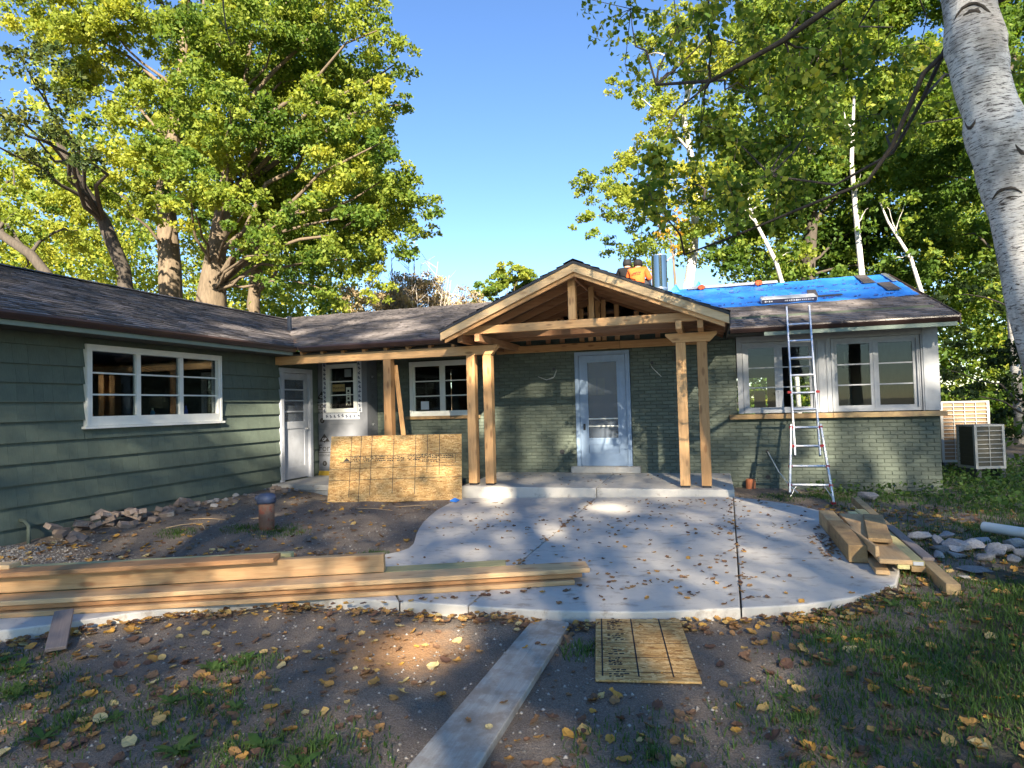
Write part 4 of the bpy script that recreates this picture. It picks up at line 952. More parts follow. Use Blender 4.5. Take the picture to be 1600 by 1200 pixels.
# ================================================================ LUMBER PILE (left)
PO = Vector((-1.06, 5.23, 0)); PU = Vector((4.38, 1.56, 0)).normalized(); PV = Vector((-PU.y, PU.x, 0))
def pile(u0, u1, v, z, wd, h, m, lab, tilt=0, name='lumber_board', sk=0):
    p0 = PO+PU*u0+PV*(v+sk); p1 = PO+PU*u1+PV*v
    p0.z = zp(p0.x)+z+h/2; p1.z = zp(p1.x)+z+h/2+tilt
    o = beam(name, p0, p1, wd, h, m, None, c=.004); return tag(o, lab, 'lumber', 'boards in the long pile across the walk')
pile(-6.3, -.07, .085, .003, .235, .038, M_['lumber'], 'lowest long board of the pile, resting on the concrete walk')
pile(-6.2, .0, .135, .048, .235, .038, M_['lumberred'], 'reddish second board from the bottom of the long pile')
pile(-6.1, .06, .10, .093, .235, .038, M_['lumber'], 'wide pale board topping the three stacked ones, reaching furthest over the patio')
pile(-6.0, -.55, .38, .003, .20, .038, M_['fir'], 'board flat on the walk behind the three stacked ones')
pile(-6.0, -.62, .39, .043, .20, .075, M_['treated'], 'thick board behind the three stacked ones', name='lumber_beam')
pile(-6.4, -1.66, .27, .133, .09, .15, M_['lumber'], 'tall beam on edge lying on top of the stacked boards', name='lumber_beam', sk=.02)
pile(-6.3, -2.55, .22, .288, .20, .038, M_['lumberred'], 'reddish board lying flat on the beam on edge', sk=-.03)
pile(-6.0, -2.50, .48, .122, .09, .17, M_['treated'], 'pale green treated beam at the back of the pile', name='lumber_beam', sk=.06)
pile(-6.0, -4.75, .30, .328, .14, .038, M_['fir'], 'short pale board on top at the far left of the pile', sk=.02)
p0 = Vector((-4.62,3.62,-.02)); p1 = Vector((-4.22,3.28,-.135))
tag(beam('trim_offcut', (-4.80,3.70,.012), (-4.40,3.33,-.105), .125, .028, M_['composite'], None), 'short grey trim board sloping off the walk onto the soil', 'trim board')
# foreground scaffold plank
mb = MB(); zt = -.065
pts = [(-1.315,1.2),(-1.01,1.2),(-1.0,4.40),(-1.01,4.45),(-1.17,4.47),(-1.275,4.36)]
mb.prism([(x+1.2,y-3,0) for x, y in pts], (0,0,.045)); pk = mb.build('scaffold_plank', M_['greyplank'], None, Matrix.Translation((-1.2,3,-.076)))
bm = bmesh.new(); bm.from_mesh(pk.data); bmesh.ops.bevel(bm, geom=bm.edges[:], offset=.005, segments=1, affect='EDGES'); bm.to_mesh(pk.data); bm.free()
def rot_mesh_grain(o):   # grain along local x: swap axes so the plank's length is local x
    R = Matrix.Rotation(math.pi/2, 4, 'Z'); o.data.transform(R.inverted()); W[o.name] = W[o.name] @ R; o.matrix_basis = W[o.name]
rot_mesh_grain(pk); tag(pk, 'grey weathered scaffold plank running from the patio edge to the lower frame edge', 'plank')
# ================================================================ TIMBER PILE (right)
def tp_(p0, p1, wd, h, m, lab, name='timber', g='timbers heaped at the right patio edge'): return tag(beam(name, p0, p1, wd, h, m, None, c=.005), lab, 'timber', g)
ot = M_['oldtimber']
for k, (ya, yb) in enumerate(((7.97,7.35),(7.34,6.78),(6.77,6.15))):
    f = lambda y: 1.085+(y-6.15)*.02
    tp_((f(ya)+.075,ya,.155), (f(yb)+.075,yb,.152), .15, .15, ot, ('square timber block at the far end of the row on the patio','square timber block in the middle of the row on the patio','square timber block at the near end of the row, showing its end grain')[k], 'timber_block')
tp_((1.30,8.15,.10), (1.24,5.83,.245), .03, .09, M_['fir'], 'thin strip of wood lying between the square blocks and the wide board', 'wood_strip')
tp_((1.45,8.0,.175), (1.345,5.72,.195), .23, .038, M_['fir'], 'wide pale board lying aslant across the timber heap', 'wide_board')
tp_((1.64,7.85,.20), (1.36,6.27,.25), .185, .035, M_['oldtimber'], 'dusty brown board lying on top of the timber heap', 'short_board')
tp_((1.29,6.30,.105), (1.255,5.75,.10), .10, .035, M_['fir'], 'small board end poking out low in front of the wide board', 'board_end')
tp_((1.52,8.3,.13), (1.46,5.98,.12), .09, .085, M_['treated'], 'greenish post under the wide board', 'post_piece')
tp_((1.66,8.6,.13), (1.575,6.05,.115), .11, .045, M_['treated'], 'upper greenish board with a white tag on its end', 'tagged_board')
tp_((1.665,8.5,.08), (1.585,6.03,.07), .115, .045, ot, 'lower board under the tagged one', 'lower_board')
tp_((1.86,9.9,.075), (1.66,5.50,.055), .095, .095, ot, 'long square timber furthest from the patio, its end on the grass', 'long_timber')
tp_((1.76,7.7,.115), (1.70,6.2,.12), .09, .03, M_['composite'], 'grey narrow board between the tagged board and the long timber', 'narrow_board')
pbox('paper_tag', (1.545,6.042,.10), (1.62,6.046,.13), M_['tape'], bpy.data.objects['tagged_board'])
# pvc pipe
pv = MB(); pv.tube(((2.70,7.93,.10),(2.95,7.55,.11),(3.6,6.7,.12)), .052, 20, cap=False); pv.tube(((2.70,7.93,.10),(2.95,7.55,.11),(3.6,6.7,.12)), .046, 20, cap=False)
tag(pv.build('plastic_pipe', M_['white'], None, smooth=True), 'white plastic pipe lying on the rubble at the right edge', 'pipe')
# rubble
def rock_mesh(seed, flat=.7):
    r_ = np.random.default_rng(seed); bm = bmesh.new(); pts = r_.normal(0, 1, (14, 3)); pts /= np.linalg.norm(pts, axis=1)[:, None]; pts *= r_.uniform(.75, 1.1, (14, 1)); pts[:, 2] *= flat
    for p in pts: bm.verts.new(p)
    bmesh.ops.convex_hull(bm, input=bm.verts[:]); bmesh.ops.bevel(bm, geom=bm.edges[:], offset=.06, segments=1, affect='EDGES')
    me = bpy.data.meshes.new('rubble_stone'); bm.to_mesh(me); bm.free(); me.materials.append(M_['stone']); return me
rocks = [rock_mesh(i+3) for i in range(6)]
stones = [(2.0,7.55,.10),(2.1,7.35,.11),(2.27,7.75,.10),(2.02,6.98,.09),(2.12,6.85,.09),(2.2,7.15,.12),(2.35,7.2,.12),(2.45,6.97,.13),(2.60,7.2,.12),(2.64,6.95,.10),(2.55,7.55,.09),(2.3,6.75,.08),(1.93,6.75,.07),(2.75,7.3,.11),(2.8,7.0,.10),(2.9,7.2,.10),(2.4,7.4,.09),(2.15,7.05,.08),(2.7,6.75,.08),(2.5,6.75,.07)]
for i, (x, y, r) in enumerate(stones):
    o = link('rubble_stone', rocks[i % 6], None, Matrix.Translation((x, y, zo(x, y, r*.42))) @ Matrix.Rotation(i*1.7, 4, 'Z') @ Matrix.Diagonal((r*1.25, r*.95, r*.8, 1)))
    tag(o, 'pale grey stone in the rubble heap beside the timber pile', 'stone', 'stones of the rubble heap')
for i, (x, y, r, lab) in enumerate(((2.05,6.33,.16,'flat pale slab of stone on the grass in front of the rubble heap'),(1.90,6.05,.06,'small lone stone on the grass near the long timber'),(2.19,10.85,.19,'big rough brown block lying before the brick wall'))):
    o = link('loose_stone', rocks[i+1], None, Matrix.Translation((x, y, zo(x, y, .03 if i == 0 else r*.4))) @ Matrix.Rotation(i+.3, 4, 'Z') @ Matrix.Diagonal((r*1.1, r*.8, r*(.18 if i == 0 else .6), 1))); tag(o, lab, 'stone')
# loose bricks at the shake wall
lb = cbox_mesh(.20,.095,.06,.004,M_['oldbrick'],'loose_brick'); lr = cbox_mesh(.20,.095,.06,.004,M_['redbrick'],'loose_brick'); lh = cbox_mesh(.11,.095,.06,.006,M_['oldbrick'],'loose_brick')
rq = random.Random(12)
heap = []
for k in range(46):
    t = rq.random(); y = 5.75+t*2.1; x = -7.58+rq.uniform(-.3, .3)*(1-.3*t); lay = rq.choice((0,0,1,1,2,2)) if t < .65 else rq.choice((0,0,1)); heap.append((x, y, lay))
for i, (x, y, l) in enumerate(sorted(heap, key=lambda q: q[2])):
    red = i == 17
    o = link('loose_brick', lr if red else (lh if i % 4 == 0 else lb), None, Matrix.Translation((x, y, zo(x, y, .035+.06*l))) @ Matrix.Rotation(rq.uniform(0, 6.3), 4, 'Z') @ Matrix.Rotation(rq.uniform(-.5, .5), 4, 'X') @ Matrix.Rotation(rq.uniform(-.45, .45), 4, 'Y'))
    if red: tag(o, 'the one reddish brick in the heap at the shake wall', 'brick')
    else: tag(o, 'old grey brown brick in the heap at the foot of the shake wall', 'brick', 'old bricks heaped at the shake wall')
for k in range(34):
    y = 7.6+rq.random()*2.7; x = -7.6+rq.uniform(-.28, .30); r = rq.uniform(.035, .085)
    o = link('broken_brick', rocks[k % 6] if k % 3 else lh, None, Matrix.Translation((x, y, zo(x, y, r*.4))) @ Matrix.Rotation(rq.uniform(0, 6), 4, 'Z') @ (Matrix.Diagonal((r, r*.8, r*.75, 1)) if k % 3 else Matrix.Rotation(rq.uniform(-.4, .4), 4, 'X')))
    tag(o, 'grey broken piece in the row of rubble along the shake wall', 'rubble', 'rubble along the shake wall')
# well pipe with wrapped cap
wp = empty('capped_pipe', (-5.62,7.08,0)); tag(wp, 'rusty standpipe with a navy wrapped cap in the soil bed', 'pipe'); zz = zo(-5.62,7.08,0)
MB().tube([(-5.62,7.08,zz-.1),(-5.62,7.08,zz+.15),(-5.618,7.08,zz+.365)], .098, 24, jit=.012).build('pipe', M_['rust'], wp, smooth=True)
cpb = MB(); rr = random.Random(2)
for j, (r, h) in enumerate(((.112,.33),(.125,.37),(.122,.42),(.10,.455),(.05,.468))): pass
cpb.tube([(-5.62,7.08,zz+h) for h in (.335,.36,.40,.44,.462,.47)], (.112,.122,.124,.112,.075,.02), 20, jit=.05); cpb.tube(((-5.76,7.05,zz+.40),(-5.50,7.10,zz+.405)), .035, 10, jit=.1); cpb.build('wrapped_cap', M_['bluecap'], wp, smooth=True)
# thin vent pipe at the left wall
vt = MB().tube(((-7.86,5.62,-.1),(-7.86,5.62,.22),(-7.90,5.60,.27),(-7.98,5.60,.28)), .022, 10); tag(vt.build('conduit', M_['siding'], None, smooth=True), 'thin green conduit bent into the foot of the shake wall', 'conduit')
# terracotta stump, blue scrap
tag(MB().tube(((.62,12.05,-.12),(.62,12.05,.10)), (.085,.08), 14).build('clay_tile', simple('terracotta', (.42,.14,.06), .85, .15, 8, 40, .3, rnd=0)), 'broken orange clay tile at the wall beside the porch slab', 'clay tile')
tag(MB().prism(((-4.10,9.62,-.02),(-3.98,9.60,-.03),(-3.96,9.68,-.02),(-4.05,9.70,.01)), (.01,.0,.02)).build('plastic_scrap', M_['blue']), 'small blue plastic scrap beside the strand board corner', 'scrap')
# ================================================================ AIR CONDITIONERS
def condenser(loc, rz, wd, dp, h, side_m, grid, lab, legs):
    root = empty('air_conditioner', loc); tag(root, lab, 'air conditioner'); T = Matrix.Translation(loc) @ Matrix.Rotation(rz, 4, 'Z')
    b = MB(); w2, d2 = wd/2, dp/2; e = .05
    b.box((-w2,-d2,h-.035),(w2,d2,h)); b.box((-w2,-d2,0),(w2,d2,.05))
    for x in (-w2, w2-e): 
        for y in (-d2, d2-e): b.box((x,y,.05),(x+e,y+e,h-.035))
    b.box((-w2+e,d2-.01,.05),(w2-e,d2-.002,h-.035)); b.box((w2-.01,-d2+e,.05),(w2-.002,d2-e,h-.035))
    b.build('casing', M_['ac'], root, T)
    MB().box((-w2+.02,-d2+.03,.051),(w2-.02,d2-.02,h-.036)).build('coil', side_m, root, T)
    for k in range(grid[0]):
        x = -w2+e+(wd-2*e)*(k+1)/(grid[0]+1); pbox_t('guard_wire', (x-.006,-d2+.006,.05), (x+.006,-d2+.016,h-.035), M_['ac'], root, T)
    for k in range(grid[1]):
        z = .05+(h-.085)*(k+1)/(grid[1]+1); pbox_t('guard_wire', (-w2+e,-d2-.004,z-.007), (w2-e,-d2+.005,z+.007), M_['ac'], root, T)
        pbox_t('louvre', (-w2+.004,-d2+e,z-.012), (-w2+.014,d2-e,z+.004), side_m, root, T)
    for x in (-w2+.06, w2-.06): pbox_t('foot', (x-.04,-d2,-legs), (x+.04,d2,-.001), M_['acdark'], root, T)
    return root
def pbox_t(name, lo, hi, m, parent, T):
    lo, hi = Vector(lo), Vector(hi); s = hi-lo; return link(name, cbox_mesh(s.x, s.y, s.z, 0, m, name), parent, T @ Matrix.Translation((lo+hi)/2))
condenser((5.10,14.95,.03), .32, .60, .50, .86, M_['coildark'], (1,8), 'smaller air conditioner with white guard grid on the right of the house', .25)
condenser((5.12,16.3,.05), .12, .95, .8, 1.30, M_['coil'], (3,14), 'larger air conditioner with copper brown louvres behind the smaller one', .25)
# ================================================================ INTERIOR ODDS on the kitchen sill
def bottle(y, c1, c2, h, lab):
    x = -8.22; z = 1.44; r = .035; root = empty('bottle', (x,y,z)); tag(root, lab, 'bottle', 'bottles on the kitchen sill')
    MB().tube(((x,y,z),(x,y,z+h*.6),(x,y,z+h*.75),(x,y,z+h*.8)), (r,r,r*.6,r*.35), 12).build('bottle_body', simple('bottle'+lab[:6], c1, .4, .1, 5, 30, .05, rnd=0), root)
    MB().tube(((x,y,z+h*.8),(x,y,z+h)), r*.4, 10).build('bottle_cap', simple('cap'+lab[:6], c2, .4, .1, 5, 30, .05, rnd=0), root)
pbox('inner_sill', (-8.34,6.5,1.40), (-8.152,8.9,1.438), M_['interior'], house)
bottle(7.75, (.05,.20,.32), (.5,.45,.25), .17, 'pale bottle behind the middle column of the kitchen window')
bottle(8.40, (.03,.07,.35), (.04,.08,.4), .20, 'blue bottle behind the kitchen window column nearest the porch')
ow = MB().tube(((-8.24,6.72,1.44),(-8.24,6.74,1.52),(-8.24,6.70,1.57)), (.03,.035,.015), 8); ow.tube(((-8.24,6.74,1.54),(-8.24,6.66,1.555)), (.02,.015), 6)
tag(ow.build('spray_nozzle', simple('orange_plastic', (.55,.15,.04), .5, .1, 5, 30, .05, rnd=0)), 'orange spray head behind the kitchen window column furthest from the porch', 'spray head')
# ================================================================ TREES
# crown masses: x, y, z, radius in metres
BLOBS = {
 'maple': [[-16.5,17.3,14.3,1.31],[-14.4,17.3,14.4,1.28],[-13.6,18.9,15.3,1.36],[-11.3,18.5,14.9,1.19],[-10.1,18.5,14.0,0.95],[-10.1,20.1,13.8,0.79],[-12.7,21.6,14.5,1.49],[-14.2,20.6,14.5,1.46],[-16.0,19.9,14.2,1.45],[-15.9,17.5,12.3,1.31],[-18.3,18.2,11.2,1.16],[-15.7,17.8,10.9,1.33],[-13.7,18.0,11.1,1.3],[-11.9,18.2,11.1,1.28],[-10.7,19.1,11.7,1.09],[-10.9,22.2,13.3,0.7],[-18.7,19.5,9.8,1.23],[-16.7,20.0,10.2,1.47],[-15.1,20.5,10.4,1.46],[-11.8,18.7,9.6,1.3],[-10.6,19.7,9.5,1.11],[-10.0,21.3,9.0,0.9],[-11.3,21.4,8.7,1.2],[-13.2,21.4,8.7,1.48],[-15.1,20.9,8.2,1.48],[-14.2,17.6,7.3,0.96],[-13.6,20.2,6.7,1.06],[-12.1,20.9,7.2,1.07],[-10.2,20.7,7.7,0.88],[-13.9,18.1,5.9,0.76],[-12.8,19.8,5.7,0.8],[-10.4,18.8,5.7,0.74],[-18.7,19.6,19.2,1.5],[-16.1,20.1,19.4,1.48],[-13.0,19.7,18.1,1.4],[-10.7,19.3,16.6,0.89],[-10.2,22.6,8.6,0.6],[-15.9,16.6,8.3,0.94],[-14.9,16.7,8.7,0.93],[-16.3,16.0,9.2,0.86],[-14.4,17.5,8.4,0.85],[-12.8,17.0,7.8,0.81],[-12.3,17.7,8.2,0.83],[-11.9,18.4,6.6,0.85],[-13.3,17.0,6.5,0.71],[-10.8,18.3,8.0,0.84],[-16.0,16.7,10.0,0.95],[-14.2,16.4,11.2,0.91],[-11.7,17.6,11.7,0.93],[-10.0,18.6,10.3,0.84]],
 'mapleback': [[-19.0,21.6,16.1,1.74],[-17.0,23.2,15.2,1.8],[-14.7,23.9,13.1,1.8],[-17.3,22.1,9.8,1.73],[-13.5,23.0,10.2,1.71],[-15.6,22.7,17.1,1.75],[-12.4,23.2,14.7,0.92],[-17.2,20.7,18.5,1.66],[-11.4,23.3,9.5,0.78],[-20.9,21.8,13.8,1.79]],
 'yellow': [[-22.4,17.8,16.6,1.33],[-20.6,18.4,16.8,1.21],[-21.2,20.6,17.1,1.2],[-22.1,18.9,15.9,1.13],[-24.3,19.3,15.4,1.31],[-21.1,20.1,14.7,1.17],[-22.0,19.3,13.7,1.02],[-25.4,20.8,20.9,1.4],[-20.3,19.0,18.9,1.24],[-19.3,20.2,20.4,1.29],[-21.1,19.1,11.4,1.12],[-21.6,20.8,10.8,1.06],[-24.7,18.1,17.2,1.26],[-22.6,19.3,10.2,1.02],[-20.6,21.3,18.5,1.08],[-18.2,20.3,16.3,1.01],[-19.3,18.2,10.6,0.94],[-19.0,18.8,9.1,0.77],[-19.2,17.8,9.1,0.81],[-17.8,18.3,12.5,0.93],[-20.8,17.2,10.0,0.92]],
 'dark': [[-16.9,12.4,10.5,0.86],[-17.3,13.2,9.8,0.9],[-16.2,11.5,8.6,0.8],[-14.9,11.8,7.9,0.72],[-14.8,12.3,8.3,0.66],[-17.9,12.6,11.5,0.8],[-16.6,12.6,11.4,0.69],[-17.0,11.6,9.5,0.82],[-16.3,12.1,7.9,0.67],[-17.6,11.2,9.9,0.81],[-18.4,11.7,8.9,0.85]],
 'farleft': [[-22.7,15.9,8.7,1.11],[-23.9,18.2,10.0,1.12],[-26.4,18.3,11.4,1.15],[-25.5,18.9,8.6,1.04],[-23.4,18.6,8.8,1.0],[-28.0,18.1,9.4,1.3],[-20.1,16.7,6.6,0.66],[-23.6,16.7,6.7,0.93]],
 'right1': [[-2.3,26.9,16.3,0.86],[-3.2,25.9,14.7,0.73],[-2.4,24.6,13.3,0.69],[-1.3,27.1,16.7,1.07],[-2.7,25.5,11.3,1.02],[-4.1,25.9,10.6,1.0],[-4.2,23.8,8.4,0.73],[-2.6,23.8,8.9,1.07],[-1.1,25.2,12.4,1.12],[-0.9,24.1,9.5,1.18],[-2.4,24.7,7.5,0.98],[-3.9,26.7,8.0,0.67],[-0.5,25.1,7.8,1.1],[0.7,24.1,9.2,1.16],[0.6,24.1,11.6,1.16],[0.2,24.4,14.0,1.07],[-1.6,26.4,14.5,0.92],[1.4,25.6,15.3,0.98],[-0.2,24.7,16.2,0.85],[-1.9,23.8,6.2,0.7],[-3.6,26.8,9.6,0.81]],
 'yellowspot': [[-1.3,22.9,7.5,0.5],[-1.5,22.7,7.8,0.4],[-1.0,22.8,6.9,0.36],[-0.9,22.8,7.9,0.36]],
 'right2': [[2.7,28.0,15.3,1.64],[5.2,31.3,17.2,1.8],[6.8,29.1,16.2,1.63],[3.6,27.6,12.9,1.6],[6.0,30.7,14.1,1.74],[7.9,30.0,14.1,1.66],[2.4,32.3,12.9,1.9],[4.1,28.3,10.7,1.62],[6.5,31.2,11.7,1.75],[9.1,33.2,12.3,1.83],[2.6,29.4,9.1,1.38],[5.2,33.2,9.2,1.53],[6.6,31.0,8.8,1.54],[8.4,30.3,8.7,1.47],[1.3,29.0,7.7,1.11],[3.1,27.7,7.0,1.03],[5.7,30.5,7.1,1.11],[7.6,30.2,6.6,1.07],[10.5,34.1,15.2,1.86],[3.2,31.4,19.4,1.84],[5.7,30.5,18.9,1.74],[7.7,28.7,17.7,1.6]],
 'right3': [[8.6,25.3,13.3,1.33],[10.1,25.7,13.7,1.32],[8.5,25.2,11.0,1.31],[10.2,25.8,11.3,1.32],[8.5,28.0,10.0,1.47],[9.1,25.2,9.0,1.3],[10.6,25.2,9.2,1.28],[9.0,28.5,7.6,1.36],[10.2,27.3,7.0,1.28],[12.9,29.9,8.1,1.5],[12.1,27.0,12.6,1.36],[7.9,28.1,6.4,0.99],[11.0,28.0,4.9,0.95],[10.0,27.9,16.9,1.45],[12.2,28.4,16.5,1.44]],
 'dist': [[-14.4,45.4,11.3,1.15],[-15.1,43.6,10.1,1.02],[-12.9,44.7,11.3,0.94],[-13.2,47.4,10.9,0.99],[-16.8,46.4,10.0,0.9],[-14.3,47.3,10.2,1.1],[-14.7,44.8,9.3,0.95]],
 'under': [[6.7,20.7,4.3,0.63],[7.9,21.3,4.5,0.73],[8.6,21.2,3.9,0.71],[7.0,21.1,3.1,0.64],[7.9,20.8,2.8,0.79],[6.3,20.6,2.2,0.54],[7.4,21.0,1.8,0.72],[8.3,20.4,1.7,0.77],[8.4,21.9,0.6,0.74],[9.3,22.2,0.1,0.74],[6.2,19.4,1.4,0.5],[6.2,21.2,3.7,0.46]],
 'birch': [[-0.7,7.1,5.9,0.29],[-0.2,6.7,5.4,0.3],[0.1,5.7,4.8,0.25],[0.6,7.4,5.5,0.32],[0.9,6.1,4.7,0.25],[0.1,7.4,5.2,0.32],[0.5,7.0,4.7,0.3],[0.8,5.9,4.2,0.25],[1.2,6.2,4.4,0.26],[-0.0,6.7,4.3,0.26],[0.3,6.7,4.1,0.26],[0.9,7.2,4.2,0.27],[1.4,7.7,4.5,0.28],[-0.4,5.9,3.8,0.17],[-0.4,5.5,3.3,0.14],[-0.1,7.3,3.9,0.25],[0.3,5.7,3.3,0.16],[1.9,7.8,5.3,0.31],[1.6,6.3,4.0,0.23],[2.3,7.8,5.3,0.24],[0.8,7.3,3.8,0.17],[1.6,7.7,5.6,0.32],[3.0,7.5,4.7,0.22],[3.3,8.2,4.3,0.21],[-0.6,5.8,3.2,0.12]],
}
def leaf_mesh(name, pts, size, tint, m, nrm=None, up=.5, aspect=.62, fold=.15):
    n = len(pts)
    nr = rng.normal(0, 1, (n, 3)) if nrm is None else nrm+rng.normal(0, .55, (n, 3)); nr[:, 2] += up
    nr /= np.linalg.norm(nr, axis=1)[:, None]
    al = rng.normal(0, 1, (n, 3)); al[:, 2] -= .4; al -= nr*(al*nr).sum(1)[:, None]; al /= np.linalg.norm(al, axis=1)[:, None]+1e-9
    sd = np.cross(nr, al); s = np.asarray(size)[:, None]
    v = np.empty((n, 4, 3)); v[:, 0] = pts-al*s*.5; v[:, 1] = pts+sd*s*aspect*.5+nr*s*fold*.4-al*s*.06; v[:, 2] = pts+al*s*.5-nr*s*fold*.5; v[:, 3] = pts-sd*s*aspect*.5+nr*s*fold*.4-al*s*.06
    return np_mesh(name, v.reshape(-1, 3), np.arange(n*4).reshape(n, 4), m, np.clip(tint, 0, 1))
def crown_points(blobs, dens, sub=16, flat=.6, spread=.36):
    P, Tn = [], []
    for (x, y, z, r) in blobs:
        k = max(6, int(sub*r*r*.9)); d = rng.normal(0, 1, (k, 3)); d /= np.linalg.norm(d, axis=1)[:, None]; rad = r*rng.random(k)**.45
        cs = np.array((x, y, z))+d*rad[:, None]*np.array((1,1,.85))
        bt = rng.normal(0, .07)
        for c in cs:
            sr = r*spread*rng.uniform(.6, 1.25); n = max(8, int(dens*sr**2*46*rng.uniform(.7, 1.2)))
            q = rng.normal(0, 1, (n, 3)); q /= (np.linalg.norm(q, axis=1)[:, None]+1e-9); q *= (rng.random(n)**.5)[:, None]*sr; q[:, 2] *= flat; q[:, 2] -= .25*(q[:, 0]**2+q[:, 1]**2)/max(sr, .1)
            P.append(c+q); Tn.append(np.full(n, bt+rng.normal(0, .08))+rng.normal(0, .07, n))
    return np.concatenate(P), np.concatenate(Tn)
def bend(a, b, rise=.15, k=6, wob=.06):
    a, b = Vector(a), Vector(b); L = (b-a).length; out = []
    for i in range(k+1):
        t = i/k; p = a.lerp(b, t); p.z += math.sin(t*math.pi)*L*rise
        if 0 < i < k: p += Vector((random.uniform(-1,1), random.uniform(-1,1), random.uniform(-1,1)))*L*wob
        out.append(p)
    return out
def tree(name, lab, trunk, radii, blobs, tint, leafsize, dens, bark='bark', lm='leaf', group=None, limbs=True, up=.5, sub=16, twig=.0, n=12, cut=None, spread=.36, limb_r=.07, topfrac=.45):
    base = Vector(trunk[0]); root = empty(name, base); tag(root, lab, 'tree', group)
    mb = MB(); mb.tube(trunk, radii, n, jit=.07)
    if limbs:
        for i, (x, y, z, r) in enumerate(blobs):
            ks = [Vector(p) for p in trunk[max(1, int(len(trunk)*topfrac)):]] or [Vector(trunk[-1])]
            if i % 5 in (1, 3): continue
            hd = math.hypot(x-ks[0].x, y-ks[0].y); zt_ = max(ks[0].z, min(ks[-1].z, z-.55*hd-random.random()*.8)); p = ks[-1]
            for a_, b_ in zip(ks, ks[1:]):
                if a_.z <= zt_ <= b_.z: p = a_.lerp(b_, (zt_-a_.z)/max(1e-6, b_.z-a_.z))
            L = (p-Vector((x,y,z))).length; pts = bend(p, (x,y,z), .08, 6, .04); r0 = min(limb_r*max(1, L/5), radii[-1]*1.0)
            mb.tube(pts, [r0*(1-.8*j/6) for j in range(7)], 6, cap=False, jit=.08)
            if twig:
                for _ in range(3):
                    q = Vector((x,y,z))+Vector((random.uniform(-1,1), random.uniform(-1,1), random.uniform(-.7,.9)))*r
                    mb.tube(bend(pts[4], q, .05, 3, .05), [twig, twig*.7, twig*.5, twig*.2], 4, cap=False)
    mb.build('trunk', M_[bark], root, smooth=True)
    P, Tn = crown_points(blobs, dens, sub, spread=spread)
    if cut is not None: k = cut(P); P, Tn = P[k], Tn[k]
    me = leaf_mesh('crown', P, leafsize*rng.uniform(.65, 1.25, len(P)), tint+Tn, M_[lm], up=up)
    link('crown', me, root); return len(P)
tot = 0
def tp2(a, b, k, wob=.25):   # wobbling trunk line
    a, b = Vector(a), Vector(b); return [a.lerp(b, i/k)+(Vector((random.uniform(-1,1), random.uniform(-1,1), 0))*wob if 0 < i < k else Vector((0,0,0))) for i in range(k+1)]
random.seed(21)
B = BLOBS
# big maple behind the left wing: stout forked trunk
tot += tree('maple_tree', 'big forked maple with broad green and yellow crown above the left roof', [(-17.9,19.5,-.2),(-17.75,19.4,2.5),(-17.6,19.2,4.6),(-17.45,19.1,6.0),(-17.1,19.0,7.6),(-16.6,18.9,9.5),(-16.2,18.8,12)], (.85,.62,.60,.48,.33,.24,.12), B['maple'], .54, .155, 15, 'bark', group='trees behind the house', limb_r=.07)
tot += tree('maple_tree', 'maple whose crown shows behind the big forked one', tp2((-20.2,24.5,-.2), (-18.5,23.2,13), 6), (.4,.36,.33,.28,.22,.16,.08), B['mapleback'], .58, .19, 10, 'bark', group='trees behind the house')
tot += tree('maple_tree', 'tall straight trunked maple with yellowing top at the upper left', [(-20.6,20.5,-.2),(-20.5,20.3,4),(-20.4,20.1,7.5),(-20.7,20.2,10.5),(-20.2,20.3,13.5),(-19.6,20.2,17)], (.55,.46,.42,.34,.26,.12), B['yellow'], .67, .165, 15, 'bark', group='trees behind the house')
tot += tree('leaning_tree', 'dark curved trunk leaning left under foliage coloured dark for shade at the far left', [(-19.4,17.4,-.2),(-19.3,17.3,4.5),(-19.4,17.1,6.6),(-19.7,16.6,8.2),(-19.9,16.0,9.2),(-19.2,14.6,10.2)], (.30,.26,.24,.21,.17,.08), B['dark'], .7, .13, 11, 'barkdark', 'leafdark', 'trees behind the house', topfrac=.6)
tot += tree('leaning_tree', 'low tree with a long slanting branch at the left frame edge', [(-20.3,16.0,-.2),(-20.6,15.9,5.6),(-21.6,15.5,7.0),(-22.9,15.0,8.0),(-24,14.6,8.6)], (.24,.18,.16,.13,.07), B['farleft'], .66, .16, 13, 'barkdark', group='trees behind the house')
tot += tree('birch_tree', 'pale green birch with gold patches rising beside the open sky', tp2((-.9,26,-.2), (-.3,25.6,15), 6, .3), (.26,.24,.21,.18,.14,.10,.05), B['right1'], .66, .15, 17, 'birch', group='trees behind the house', up=.3)
tot += tree('young_maple', 'small maple turning gold just above the flue pipe', tp2((-.4,23.2,-.2), (-1.1,22.9,6.8), 4, .1), (.10,.09,.07,.06,.03), B['yellowspot'], .6, .13, 18, 'bark', 'goldleaf', group='trees behind the house', limb_r=.03)
tot += tree('broadleaf_tree', 'broad deep green tree behind the blue roof', tp2((4.5,30.5,-.2), (4.3,30,14), 6, .3), (.42,.38,.34,.28,.22,.16,.08), B['right2'], .43, .20, 11.5, 'barkdark', group='trees behind the house')
tot += tree('broadleaf_tree', 'dense dark green tree at the upper right behind the white trunk', tp2((10.5,25.5,-.2), (9.8,25.2,12), 6, .3), (.4,.36,.32,.26,.2,.15,.08), B['right3'], .36, .165, 14, 'barkdark', group='trees behind the house')
tot += tree('round_tree', 'small round green tree far off in the gap between the crowns', tp2((-14.2,45.5,-.2), (-14.2,45.5,9), 4, .1), (.25,.2,.16,.12,.06), B['dist'], .62, .22, 17, 'bark')
